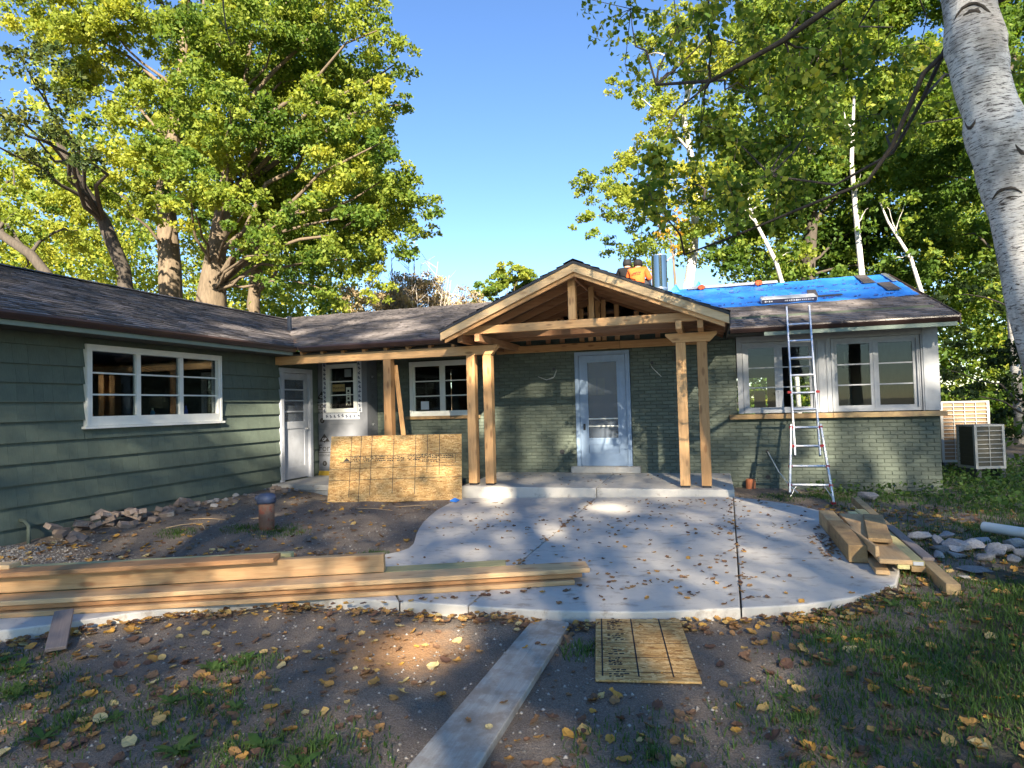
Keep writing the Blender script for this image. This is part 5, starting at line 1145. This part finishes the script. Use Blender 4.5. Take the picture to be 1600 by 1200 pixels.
# slim white birches
for pts, rr_, lab, bl in (([(5.05,23.6,-.2),(4.95,23.6,5.2),(4.85,23.6,7.2),(4.75,23.5,9.3),(4.9,23.4,11.5)], (.11,.095,.085,.07,.035), 'slim birch with clean white trunk behind the blue roof', [(4.6,23.5,10.6,.8),(5.2,23.4,11.6,.8),(4.3,23.3,11.4,.7)]),
                      ([(6.9,23.9,-.2),(6.75,23.8,4.6),(6.4,23.7,6.0),(5.75,23.5,7.2),(5.5,23.4,7.9)], (.075,.065,.055,.04,.018), 'thin crooked white stem leaning left above the roof corner', [(5.6,23.4,7.9,.35)]),
                      ([(9.2,23.8,-.3),(9.15,23.8,3),(9.05,23.7,6),(9.0,23.6,8.6),(9.2,23.5,10.5)], (.15,.13,.115,.09,.05), 'white birch trunk in the dark wood beyond the house corner', [(9.0,23.5,10.4,.8),(9.5,23.4,11,.7)]),
                      ([(2.9,23.7,-.2),(2.75,23.6,4.2),(2.3,23.5,6.2),(1.6,23.3,7.8),(1.2,23.2,9.2)], (.09,.08,.07,.05,.025), 'thin birch leaning left behind the middle of the blue roof', [(1.3,23.2,9.2,.6),(.9,23.2,9.6,.5)])):
    bl = bl+[(pts[k][0]+random.uniform(-.7,.7), pts[k][1]-.3, pts[k][2]+random.uniform(-.5,.5), .5) for k in (2, 2, 3, 3)]
    tot += tree('slim_birch', lab, pts, rr_, bl, .5, .17, 9, 'birch', group='slim birches behind the roof', limb_r=.03)
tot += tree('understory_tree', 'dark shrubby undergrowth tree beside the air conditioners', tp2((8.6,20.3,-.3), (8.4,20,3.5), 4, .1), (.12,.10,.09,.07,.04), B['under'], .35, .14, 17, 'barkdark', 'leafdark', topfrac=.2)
# the near birch: trunk polyline, limbs, hanging twigs with countable leaves
random.seed(5)
bt = empty('near_birch', (2.5,5.55,-.1)); tag(bt, 'close white birch trunk at the right edge with branches reaching left', 'tree')
mb = MB(); line = [(2.52,5.55,-.35),(2.47,5.53,.2),(2.42,5.50,.88),(2.34,5.46,1.6),(2.23,5.40,2.23),(2.12,5.34,2.78),(2.0,5.28,3.32),(1.90,5.23,3.70),(1.86,5.21,4.05),(1.82,5.19,4.5),(1.76,5.2,5.2),(1.66,5.25,6.2),(1.6,5.3,7.6)]
fine = []
for a_, b_ in zip(line, line[1:]):
    for t in np.linspace(0, 1, 5)[:-1]: fine.append(Vector(a_).lerp(Vector(b_), t))
fine.append(Vector(line[-1])); nf = len(fine)
mb.tube(fine, [.200-.055*i/nf+.008*math.sin(i*.9)+(.016 if i in (24, 25, 31, 32) else 0) for i in range(nf)], 28, jit=.03)
mb.build('trunk', M_['birch'], bt, smooth=True)
for zs, sp, hh, a0 in ((4.02,.9,.16,-.1),(3.98,.8,.15,-.1),(2.86,.5,.05,-.25),(2.82,.42,.03,-.2),(3.22,.4,-.10,.75),(2.2,.4,.06,-.6),(1.9,.5,.05,.2),(3.45,.35,-.08,-.8)):
    fi = min(range(nf), key=lambda k: abs(fine[k].z-zs)); c_ = fine[fi]; d_ = (Vector((0,0,c_.z))-c_); d_.normalize(); t_ = Vector((-d_.y, d_.x, 0)); r_ = .200-.055*fi/nf+.002
    arc = []
    for k in range(9):
        a_ = a0+sp*(k/4-1); arc.append(c_+(d_*math.cos(a_)+t_*math.sin(a_))*r_+Vector((-(zs-c_.z)*.1, 0, zs-c_.z+hh*(1-(k/4-1)**2))))
    MB().tube(arc, [.003+.010*math.sin(math.pi*k/8) for k in range(9)], 6, jit=.25).build('bark_scar', M_['barkdark'], bt)
lm_ = MB()
limbA = [(1.86,5.22,4.1),(1.6,5.4,3.9),(1.42,5.6,3.45),(1.28,5.8,3.25),(.9,6.0,3.18),(.3,6.3,3.05),(-.2,6.5,2.95)]
limbB = [(1.80,5.2,4.9),(1.3,5.5,4.75),(.7,5.8,4.55),(.1,6.1,4.45),(-.4,6.3,4.6)]
limbC = [(1.84,5.25,4.3),(1.65,5.6,3.8),(1.5,5.9,3.5),(1.1,6.1,3.35),(.6,6.4,3.6),(.0,6.6,3.5)]
limbD = [(2.0,5.25,4.3),(2.5,5.4,4.5),(3.2,5.6,4.9)]
for L_, r_ in ((limbA,.022),(limbB,.034),(limbC,.018),(limbD,.06)): lm_.tube(L_, [r_*(1-.75*i/len(L_)) for i in range(len(L_))], 8, jit=.1)
tips = []
allb = [Vector(p) for L_ in (limbA, limbB, limbC) for p in L_[1:]]
for (x, y, z, r) in B['birch'][:-1]:
    c = Vector((x,y,z)); p = min(allb, key=lambda q: (q-c).length)
    lm_.tube(bend(p, c, .06, 4, .06), (.012,.010,.008,.006,.004), 5, cap=False)
    for _ in range(7):
        q = c+Vector((random.gauss(0,1), random.gauss(0,1), random.gauss(0,.8)))*r*.8; e = q+Vector((random.uniform(-.1,.1), random.uniform(-.1,.1), -random.uniform(.1,.35)))
        lm_.tube((c, q, e), (.005,.0035,.0015), 4, cap=False); tips += [(q, e)]*2+[(c, q)]
lm_.build('branches', M_['barkdark'], bt, smooth=True)
pp = []
for q, e in tips:
    for _ in range(13):
        p = q.lerp(e, random.random()); pp.append((p.x+random.gauss(0,.05), p.y+random.gauss(0,.05), p.z+random.gauss(0,.04)-.02))
pp = np.array(pp); tot += len(pp)
link('crown', leaf_mesh('crown', pp, rng.uniform(.05, .085, len(pp)), np.clip(rng.normal(.52, .14, len(pp)), 0, 1)+(rng.random(len(pp)) < .05)*.5, M_['leaf'], up=.1, aspect=.78), bt)
# bare bushes in the gap
for i, (x, y, h, wd, lab) in enumerate(((-15.6,32.0,11.2,3.0,'tall bare grey bush at the edge of the maple crown'),(-14.0,35.5,9.2,3.2,'tan bare brush in the gap behind the valley of the roof'),(-17.0,30.5,9.0,2.8,'straw coloured thicket against the maple'),(-12.2,37,7.2,3.0,'low tan brush beside the far round tree'))):
    rb_ = random.Random(40+i); root = empty('bare_bush', (x,y,-.2)); tag(root, lab, 'bush', 'bare bushes in the gap'); mb = MB()
    for k in range(90):
        an = rb_.uniform(0, 6.3); rad = wd*rb_.random()**.5; hh = h*rb_.uniform(.55, 1)*(1-.25*rad/wd); b0 = Vector((x+math.cos(an)*rad*.35, y+math.sin(an)*rad*.35, -.2)); e = Vector((x+math.cos(an)*rad, y+math.sin(an)*rad, hh))
        m_ = b0.lerp(e, .6)+Vector((rb_.uniform(-.3,.3), rb_.uniform(-.3,.3), 0)); mb.tube((b0, m_, e), (.05,.03,.012), 4, cap=False)
        for _ in range(7):
            s0 = m_.lerp(e, rb_.random()); mb.tube((s0, s0+Vector((rb_.uniform(-.7,.7), rb_.uniform(-.7,.7), rb_.uniform(.1,.9)))), (.018,.008), 3, cap=False)
    mb.build('stems', simple('bare_stems%d'%i, ((.34,.30,.26),(.40,.29,.19),(.42,.33,.18),(.40,.30,.20))[i], .9, .2, 5, 30, .1, rnd=0), root)
    P, Tn = crown_points([(x+rb_.uniform(-1,1)*wd*.6, y+rb_.uniform(-1,1), h*rb_.uniform(.42,.86), wd*.40) for _ in range(12)], 12.0)
    link('crown', leaf_mesh('crown', P, rng.uniform(.10,.18,len(P)), .35+Tn*2, leafmat('straw_leaves%d'%i, ((0,(.22,.17,.11)),(.5,(.36,.29,.17)),(1,(.42,.38,.14))), .3)), root)
# far wood
wb = []
rw = random.Random(8)
for k in range(150):
    an = rw.uniform(-1.25, 1.0); R_ = rw.uniform(42, 60); x = math.sin(an-.25)*R_; y = math.cos(an-.25)*R_
    gap = -.56 < math.atan2(x, y) < -.02
    h = rw.uniform(3, 6.5) if gap else rw.uniform(12, 27)
    for z in np.arange(1.5, h, 3.2): wb.append((x+rw.uniform(-1.5,1.5), y+rw.uniform(-1.5,1.5), z+rw.uniform(-.6,.6), rw.uniform(1.8, 2.6)))
P, Tn = crown_points(wb, .55, 4)
wood = link('far_wood', leaf_mesh('far_wood', P, .33*rng.uniform(.7, 1.3, len(P)), .60+Tn*1.6, M_['leaf'])); tag(wood, 'mixed green wood closing the view behind the house', 'woods', kind='stuff'); tot += len(P)
# nearer brush behind the left wing and to the right
wb = []
for k in range(104):
    if k < 38: x, y, h = rw.uniform(-36,-19), rw.uniform(23,34), rw.uniform(6,14)
    else: x, y, h = rw.uniform(1,22), rw.uniform(28,37), rw.uniform(7,15)
    for z in np.arange(1, h, 2.3): wb.append((x+rw.uniform(-1,1), y+rw.uniform(-1,1), z, rw.uniform(1.2,1.9)))
for k in range(30):
    x, y = rw.uniform(6.2,18), rw.uniform(18,25)
    for z in (.6, 1.8, 3.0): wb.append((x+rw.uniform(-.6,.6), y+rw.uniform(-.6,.6), z*rw.uniform(.7,1.1), rw.uniform(.8,1.1)))
P, Tn = crown_points(wb, 1.45, 7)
ub = link('undergrowth', leaf_mesh('undergrowth', P, .20*rng.uniform(.7, 1.3, len(P)), .36+Tn*1.6+(P[:, 0] < 0)*.28, M_['leaf'])); tag(ub, 'tangled understory behind the house', 'undergrowth', kind='stuff'); tot += len(P)
# unseen trees behind the viewpoint, added and shaped to shade the yard
targets = [(-8,9.8,1.7,.35),(-8,9.6,1.1,.3),(-8,10.2,1.3,.3),(-8,10.95,.6,.3),(-8,9.8,.42,.18),(-4.05,12.2,1.2,.28),(-4.6,12.2,1.1,.2),(-2.75,12.2,.9,.28),(-1.95,12.2,.8,.2),(2.2,12.2,1.05,.33),(1.55,12.2,.3,.22),(2.88,12.2,.18,.24),(-2.04,7.3,0,.26),(-1.6,9.4,0,.24),(-3.4,9.7,0,.25),(-2.0,3.8,-.1,.30),(3.5,12.2,1.8,.2),(-7.3,11.77,.9,.45),(-6.9,11.8,1.5,.25),(2.6,13.0,3.2,.4),(1.0,12.4,3.0,.4),(1.8,12.5,3.05,.35),(-8.2,9.5,3.0,.5),(-6.5,11.2,3.0,.6),(-8.5,11.5,3.1,.6),(-5.6,12.3,3.3,.6),(5.2,15.9,1.1,.5),(-10.5,5.0,3.8,.5),(-7.0,13.4,3.6,.7),(-5,14.2,3.8,.7)]  # spots where sun patches are meant to fall
sd_ = np.array(sdir)
def gaps(P):  # holes shaped in the unseen crowns along sun rays to let patches through
    keep = np.ones(len(P), bool)
    rg = np.random.default_rng(3); tg = [(x+rg.normal(0,.55)*r, y+rg.normal(0,.55)*r, z+rg.normal(0,.5)*r, r*rg.uniform(.45,.72)) for x, y, z, r in targets for _ in range(3)]
    for x, y, z, r in tg:
        q = P-np.array((x, y, z)); t = q@sd_; d = np.linalg.norm(q-t[:, None]*sd_, axis=1); ph = rng.random()*6
        ang = np.arctan2(q[:, 0], q[:, 2]-t*sd_[2]); keep &= ~(d < r*(.85+.3*np.sin(3*ang+ph)))
    return keep
rs = random.Random(31)
where = ('first from the left wing','second from the left wing','third from the left wing','fourth from the left wing','fifth from the left wing','sixth from the left wing','seventh from the left wing','furthest from the left wing')
for i, (x, y) in enumerate(((.5,-24),(5,-24),(9.5,-24),(14,-24),(18.5,-24),(23,-24),(27.5,-24),(32,-24))):
    root = empty('shade_tree', (x,y,-.2)); tag(root, 'unseen tall leafy tree shading the yard from behind the viewpoint, '+where[i], 'tree', 'unseen shade trees behind the viewpoint')
    mb = MB(); tk = tp2((x,y,-.2), (x,y,21 if i < 5 else 25), 6, .2); mb.tube(tk, (.42,.38,.33,.28,.22,.15,.06), 12, jit=.07)
    for k in range(22):
        a_ = rs.uniform(0, 6.3); p0_ = tk[3].lerp(tk[6], rs.random()*.8); e_ = p0_+Vector((math.cos(a_)*2.1, math.sin(a_)*2.1, rs.uniform(.5, 2.5)))
        mb.tube(bend(p0_, e_, .08, 4, .05), (.08,.06,.045,.03,.012), 5, cap=False)
    mb.build('trunk', M_['bark'], root, smooth=True)
    n_ = 26000 if i < 5 else 34000; zt_ = 14.4 if i < 5 else 18; q = np.stack([rng.uniform(-2.25, 2.25, n_)+rng.normal(0, .35, n_), rng.normal(0, 1.3, n_), 10.8+zt_*rng.random(n_)], 1)
    q = q[(q[:, 2] < 7.8+zt_) | (rng.random(n_) < (10.8+zt_-q[:, 2])/3.4)]
    cl = np.sin(q[:, 0]*2.6+i*2)*np.sin(q[:, 2]*2.2+i)+.6*np.sin(q[:, 0]*5.1-q[:, 2]*4.3); q = q[rng.random(len(q)) < .9+.1*np.sign(cl)]
    P = q+np.array((x, y, 0)); P = P[gaps(P)]; tot += len(P)
    link('crown', leaf_mesh('crown', P, .182*rng.uniform(.65, 1.25, len(P)), .45+rng.normal(0, .1, len(P)), M_['leaf']), root)
print('leaf quads', tot, [len(o.data.polygons) for o in bpy.data.objects if o.name.startswith('crown')][-8:])
# ================================================================ GROUND COVER
rl = random.Random(77)
def inpatio(x, y):
    c = False; n_ = len(OUT); j = n_-1
    for i in range(n_):
        xi, yi = OUT[i]; xj, yj = OUT[j]
        if (yi > y) != (yj > y) and x < (xj-xi)*(y-yi)/(yj-yi)+xi: c = not c
        j = i
    return c
def lawn(x, y):   # 0..1 how grassy
    e = x-.45*y+1.75+.35*math.sin(x*2.1+y*1.3)+.25*math.sin(y*3.7-x*1.9)
    return min(1, max(0, e/.7))
patches = [(-4.0,2.75,.35),(-2.75,2.9,.3),(-2.25,2.55,.35),(-1.85,2.6,.3),(-3.3,2.6,.35),(-1.6,2.3,.3),(-4.5,3.0,.3),(-2.9,3.4,.18),(-5.35,7.0,.28),(-5.9,6.95,.2),(-3.6,6.3,.12),(1.35,5.15,.25),(-6.6,6.6,.2),(1.0,10.9,.3),(1.6,11.3,.4),(-.8,4.0,.12),(.35,3.4,.3),(-.3,2.9,.3)]
gp = []
for _ in range(175000):
    x = rl.uniform(-1.2, 4.6); y = rl.uniform(1.4, 8.6)
    if x > 4.5 or inpatio(x, y): continue
    if y > 6 and x < 2.6 and rl.random() < .7: continue
    if rl.random() < lawn(x, y)*(.55+.45*math.sin(x*3.1+1)*math.sin(y*2.7)): gp.append((x, y, .035+.035*rl.random()))
for px_, py_, r_ in patches:
    for _ in range(int(620*r_/.3)):
        a_ = rl.uniform(0, 6.3); q = r_*1.4*rl.random()**.9; x, y = px_+q*math.cos(a_), py_+q*math.sin(a_)
        if not inpatio(x, y): gp.append((x, y, .02+.04*rl.random()))
for _ in range(26000):
    x = rl.uniform(1.6, 9); y = rl.uniform(8, 17)
    if y > 12 and x < 3.8: continue
    if x < 3 and y < 10.5 and rl.random() < .75: continue
    gp.append((x, y, .05+.08*rl.random()))
gp = np.array(gp); n_ = len(gp); base = np.stack([gp[:, 0], gp[:, 1], zsurf(gp[:, 0], gp[:, 1])-.004], 1); hgt = gp[:, 2]
an = rng.uniform(0, 6.28, n_); dirv = np.stack([np.cos(an), np.sin(an), np.zeros(n_)], 1); side = np.stack([-np.sin(an), np.cos(an), np.zeros(n_)], 1)*(.0022+.0018*rng.random(n_))[:, None]
lean = rng.uniform(.2, 1.1, n_)*hgt
vv = np.empty((n_, 5, 3)); vv[:, 0] = base-side; vv[:, 1] = base+side
md = base+dirv*(lean*.35)[:, None]; md[:, 2] += hgt*.6; tp_v = base+dirv*lean[:, None]; tp_v[:, 2] += hgt*rng.uniform(.7, 1, n_)
vv[:, 2] = md+side*.8; vv[:, 3] = md-side*.8; vv[:, 4] = tp_v
F4 = np.arange(n_)[:, None]*5+np.array([0,1,2,3]); F3 = np.arange(n_)[:, None]*5+np.array([3,2,4,4])
gt = np.clip(rng.normal(.5, .2, n_), 0, 1)
tri = np.arange(n_)[:, None]*5+np.array([3,2,4])
me = bpy.data.meshes.new('grass'); me.vertices.add(n_*5); me.vertices.foreach_set('co', vv.astype(np.float32).ravel())
lp = np.concatenate([F4, tri], 1).astype(np.int32).ravel(); me.loops.add(len(lp)); me.loops.foreach_set('vertex_index', lp)
st_ = np.stack([np.arange(n_)*7, np.arange(n_)*7+4], 1).astype(np.int32).ravel(); me.polygons.add(n_*2); me.polygons.foreach_set('loop_start', st_)
at_ = me.attributes.new('tint', 'FLOAT', 'FACE'); at_.data.foreach_set('value', np.repeat(gt, 2).astype(np.float32)); me.update(calc_edges=True); me.materials.append(M_['grass'])
tag(link('grass', me), 'short grass growing in the lawn and in tufts on the soil', 'grass', kind='stuff')
# low leafy cover along the house corner
cv = []
for _ in range(17000):
    x = rl.uniform(1.5, 9.5); y = rl.uniform(9.6, 18)
    if (y > 12.05 and x < 3.85): continue
    if y < 11.2 and x < 3.2 and rl.random() < .85: continue
    cv.append((x, y, rl.random()**1.5*.22))
cv = np.array(cv); cv[:, 2] += zsurf(cv[:, 0], cv[:, 1])
tag(link('ground_cover', leaf_mesh('ground_cover', cv, rng.uniform(.04, .09, len(cv)), np.clip(rng.normal(.5, .22, len(cv)), 0, 1), M_['grass'], up=1.2, aspect=.7)), 'low leafy ground cover around the house corner', 'ground cover', kind='stuff')
# rosette weeds
def weed_mesh(seed):
    r_ = random.Random(seed); mb = MB()
    for k in range(9):
        a_ = k*.7+r_.uniform(-.2,.2); L = r_.uniform(.07,.14); w_ = L*.16; el = r_.uniform(.3,1.0); d = Vector((math.cos(a_), math.sin(a_), 0)); s_ = Vector((-d.y, d.x, 0))
        pts = [d*(L*t*math.cos(el*(1-t*.5)))+Vector((0,0,L*t*math.sin(el*(1-t*.6)))) for t in (0,.35,.7,1)]; ws = (w_*.3, w_*.8, w_, .001); t = r_.uniform(.45,.95)
        for i in range(3): mb.poly((pts[i]-s_*ws[i], pts[i]+s_*ws[i], pts[i+1]+s_*ws[i+1], pts[i+1]-s_*ws[i+1]), t)
    return mb.mesh('weed', M_['grass'])
weeds = [weed_mesh(i) for i in range(5)]
wpos = [(px_+rl.uniform(-.25,.25), py_+rl.uniform(-.2,.2)) for px_, py_, r_ in patches[:9]*3]+[(rl.uniform(.1,2.6), rl.uniform(2.3,5.4)) for _ in range(34)]
for i, (x, y) in enumerate(wpos):
    if inpatio(x, y) or (-1.5 < x < -.95 and y < 4.8): continue
    s_ = rl.uniform(.45,.95); o = link('weed', weeds[i % 5], None, Matrix.Translation((x, y, zo(x, y, -.003))) @ Matrix.Rotation(rl.uniform(0,6.3), 4, 'Z') @ Matrix.Scale(s_, 4))
    tag(o, 'small green rosette weed growing among the fallen leaves', 'weed', 'rosette weeds in the yard')
# fallen leaves: 300 nearest as pieces of the ground, the rest joined
def fallen(seed):
    r_ = random.Random(seed); mb = MB(); k = 6; curl = r_.uniform(.1,.5); rows_ = []
    for i in range(k+1):
        t = i/k; w_ = (.5*math.sin(math.pi*min(1, t*.92+.06))**.8)*(1-.35*t)*r_.uniform(.85,1.1); x = t-.5
        cz = curl*(t-.5)**2*1.2; ed = r_.uniform(.02,.22)
        rows_.append(((x,-w_,cz+ed*r_.uniform(.3,1)), (x,0,cz), (x,w_,cz+ed*r_.uniform(.3,1))))
    for a_, b_ in zip(rows_, rows_[1:]):
        mb.poly((a_[0],b_[0],b_[1],a_[1])); mb.poly((a_[1],b_[1],b_[2],a_[2]))
    mb.poly(((-.5,-.012,.0),(-.5,.012,.0),(-.75,.006,.05),(-.75,-.006,.05)))
    return mb
FV = [fallen(i) for i in range(8)]
lv = []
def addleaf(x, y, z, s): lv.append((x, y, z, s, rl.random()))
for _ in range(8500):
    x = rl.uniform(-7.6, 4.2); y = 1.3+9*rl.random()**1.3
    if inpatio(x, y) or x < -7.9: continue
    if y > 6.2 and x < -3 and rl.random() < .78: continue
    if -1.45 < x < -.98 and y < 4.7: continue
    if -.95 < x < -.08 and 3.5 < y < 4.65 and rl.random() < .9: continue
    if x < .3 and y < 5 and rl.random() < .35: continue
    addleaf(x, y, zo(x, y, .006), rl.choice((.04,.05,.06,.07,.085)))
for _ in range(4200):   # brown crumbs of old leaves
    x = rl.uniform(-7.4, 4.0); y = 1.4+8.5*rl.random()**1.4
    if inpatio(x, y) or x < -7.9 or (-1.45 < x < -.98 and y < 4.7): continue
    lv.append((x, y, zo(x, y, .004), rl.uniform(.014, .032), rl.random()*.38))
for _ in range(620):    # along the patio front edge
    i = rl.randrange(24, 52); a_ = Vector(OUT[i]).lerp(Vector(OUT[i+1]), rl.random()); x, y = a_.x+rl.uniform(-.05,.05), a_.y-rl.uniform(.02,.22)
    if not inpatio(x, y): addleaf(x, y, zo(x, y, .012+rl.random()*.02), rl.choice((.04,.05,.06)))
pat = []
pcl = [(rl.uniform(-3.6,1.4), rl.uniform(4.7,10)) for _ in range(22)]
for k_ in range(620):
    if k_ % 5 < 3: c_ = pcl[k_ % 22]; x, y = c_[0]+rl.gauss(0,.4), c_[1]+rl.gauss(0,.3)
    elif k_ % 5 == 3: x, y = rl.choice((-1.8, .2))+rl.gauss(0,.03), rl.uniform(4.7, 10)
    else: x, y = rl.uniform(-4, 1.5), rl.uniform(4.5, 10.1)
    if inpatio(x, y): pat.append((x, y, zp(x)+.004, rl.choice((.03,.04,.05)), rl.random()*.75))
for _ in range(60):
    x = 1.02+rl.gauss(0,.07); y = rl.uniform(6.2, 7.4); pat.append((x, y, zp(x)+.008, .045, rl.random()*.6))
for _ in range(40): pat.append((rl.uniform(-4,.2), rl.uniform(10.3,12), .185, .04, rl.random()*.7))
for _ in range(26):
    x = rl.uniform(-3.4, -1.3); pat.append((x, 5.0+.36*(x+1.2)+rl.uniform(-.06,.02), zp(x)+.006, .05, rl.random()))
for _ in range(6): pat.append((rl.uniform(-1.25,-1.05), rl.uniform(2.6,4.3), -.029, .045, rl.random()))
LM = {}
def leafmesh(v, tq):
    if (v, tq) not in LM:
        me = FV[v].mesh('fallen_leaf', M_['litter']); a_ = me.attributes.new('tint', 'FLOAT', 'FACE'); a_.data.foreach_set('value', [tq/9]*len(me.polygons)); LM[(v, tq)] = me
    return LM[(v, tq)]
lv.sort(key=lambda q: -q[3]/math.hypot(q[0], q[1]) if abs(math.atan2(q[0], q[1])+.30) < .66 and q[1] > 1.9 else 0)
VB = [np.array(f.v) for f in FV]; FB = [f.f for f in FV]
def joined(items):
    vs_, fs_, ts_ = [], [], []; o_ = 0
    for x, y, z, s, t in items:
        k = rl.randrange(8); R = np.array((Matrix.Rotation(rl.uniform(0,6.3), 3, 'Z') @ Matrix.Rotation(rl.gauss(0,.22), 3, 'X') @ Matrix.Rotation(rl.gauss(0,.22), 3, 'Y')))
        v = VB[k]*s @ R.T+np.array((x, y, z)); vs_.append(v)
        for f in FB[k]: fs_.append([i+o_ for i in f]); ts_.append(t)
        o_ += len(v)
    return np_mesh('leaf_litter', np.concatenate(vs_), np.array(fs_), M_['litter'], ts_)
for x, y, z, s, t in lv[:300]:
    tq = int(min(9, max(0, t*10))); link('fallen_leaf', leafmesh(rl.randrange(8), tq), ground, Matrix.Translation((x, y, z+.004)) @ Matrix.Rotation(rl.uniform(0,6.3), 4, 'Z') @ Matrix.Rotation(rl.gauss(0,.25), 4, 'X') @ Matrix.Rotation(rl.gauss(0,.25), 4, 'Y') @ Matrix.Scale(s, 4))
tag(link('leaf_litter', joined(lv[300:]), ground), kind='stuff'); tag(link('leaf_litter', joined(pat), patio), kind='stuff')
# pebbles and soil crumbs
pv_, pf_, pt_ = [], [], []; o_ = 0
octv = np.array([(1,0,0),(0,1,0),(-1,0,0),(0,-1,0),(0,0,1),(0,0,-.4)]); octf = np.array([(0,1,4),(1,2,4),(2,3,4),(3,0,4),(1,0,5),(2,1,5),(3,2,5),(0,3,5)])
for _ in range(17000):
    u_ = rl.random()
    if u_ < .18: x, y = -7.3+rl.gauss(0,.45), 5.1+rl.gauss(0,.35)
    else: x, y = rl.uniform(-7.6, 1.5), 1.5+8.2*rl.random()**1.4
    if inpatio(x, y) or x < -7.95 or lawn(x, y) > .6: continue
    s_ = (.004+.013*rl.random()**2.2)*(1.3 if u_ < .18 else 1); a_ = rl.uniform(0,6.3); R = np.array(Matrix.Rotation(a_, 3, 'Z')); pv_.append((octv*s_*np.array((1,rl.uniform(.6,1),rl.uniform(.5,.8)))) @ R.T+np.array((x, y, zo(x, y, .001)))); pf_.append(octf+o_); o_ += 6; t_ = rl.random(); pt_ += [t_]*8
tag(link('pebbles', np_mesh('pebbles', np.concatenate(pv_), np.concatenate(pf_), M_['pebble'], pt_)), 'pebbles and crumbs scattered on the bare soil', 'pebbles', kind='stuff')
# twigs on the bed
for i, (x, y, a_, L) in enumerate(((-7.0,7.2,.4,.5),(-6.6,7.0,-.7,.35),(-6.9,6.7,1.2,.4),(-5.2,8.6,.3,.55),(-4.8,9.1,.5,.5),(-6.3,7.6,-.2,.45))):
    d = Vector((math.cos(a_), math.sin(a_), 0)); z = zo(x, y, .012)
    tag(MB().tube(((x,y,z),(x+d.x*L*.5,y+d.y*L*.5,zo(x+d.x*L*.5,y+d.y*L*.5,.03)),(x+d.x*L,y+d.y*L,zo(x+d.x*L,y+d.y*L,.012))), (.006,.005,.003), 5).build('twig', M_['fir']), 'thin dry stick lying on the soil bed', 'stick', 'dry sticks on the soil bed')
# twig hanging in from above at the upper left
tw = empty('hanging_twig', (-4.6,5.2,5.1)); tag(tw, 'dark twig with a few big leaves hanging in at the upper left', 'twig')
tb = [Vector(p) for p in ((-3.63,4.13,4.93),(-3.57,4.06,4.72),(-3.53,4.05,4.50),(-3.48,4.04,4.37))]
MB().tube(tb, (.007,.006,.005,.003), 6).build('stem', M_['barkdark'], tw, smooth=True)
lq = np.array([(-3.63,4.10,4.62),(-3.52,4.05,4.52),(-3.47,4.04,4.38),(-3.66,4.12,4.56),(-3.56,4.06,4.80)])
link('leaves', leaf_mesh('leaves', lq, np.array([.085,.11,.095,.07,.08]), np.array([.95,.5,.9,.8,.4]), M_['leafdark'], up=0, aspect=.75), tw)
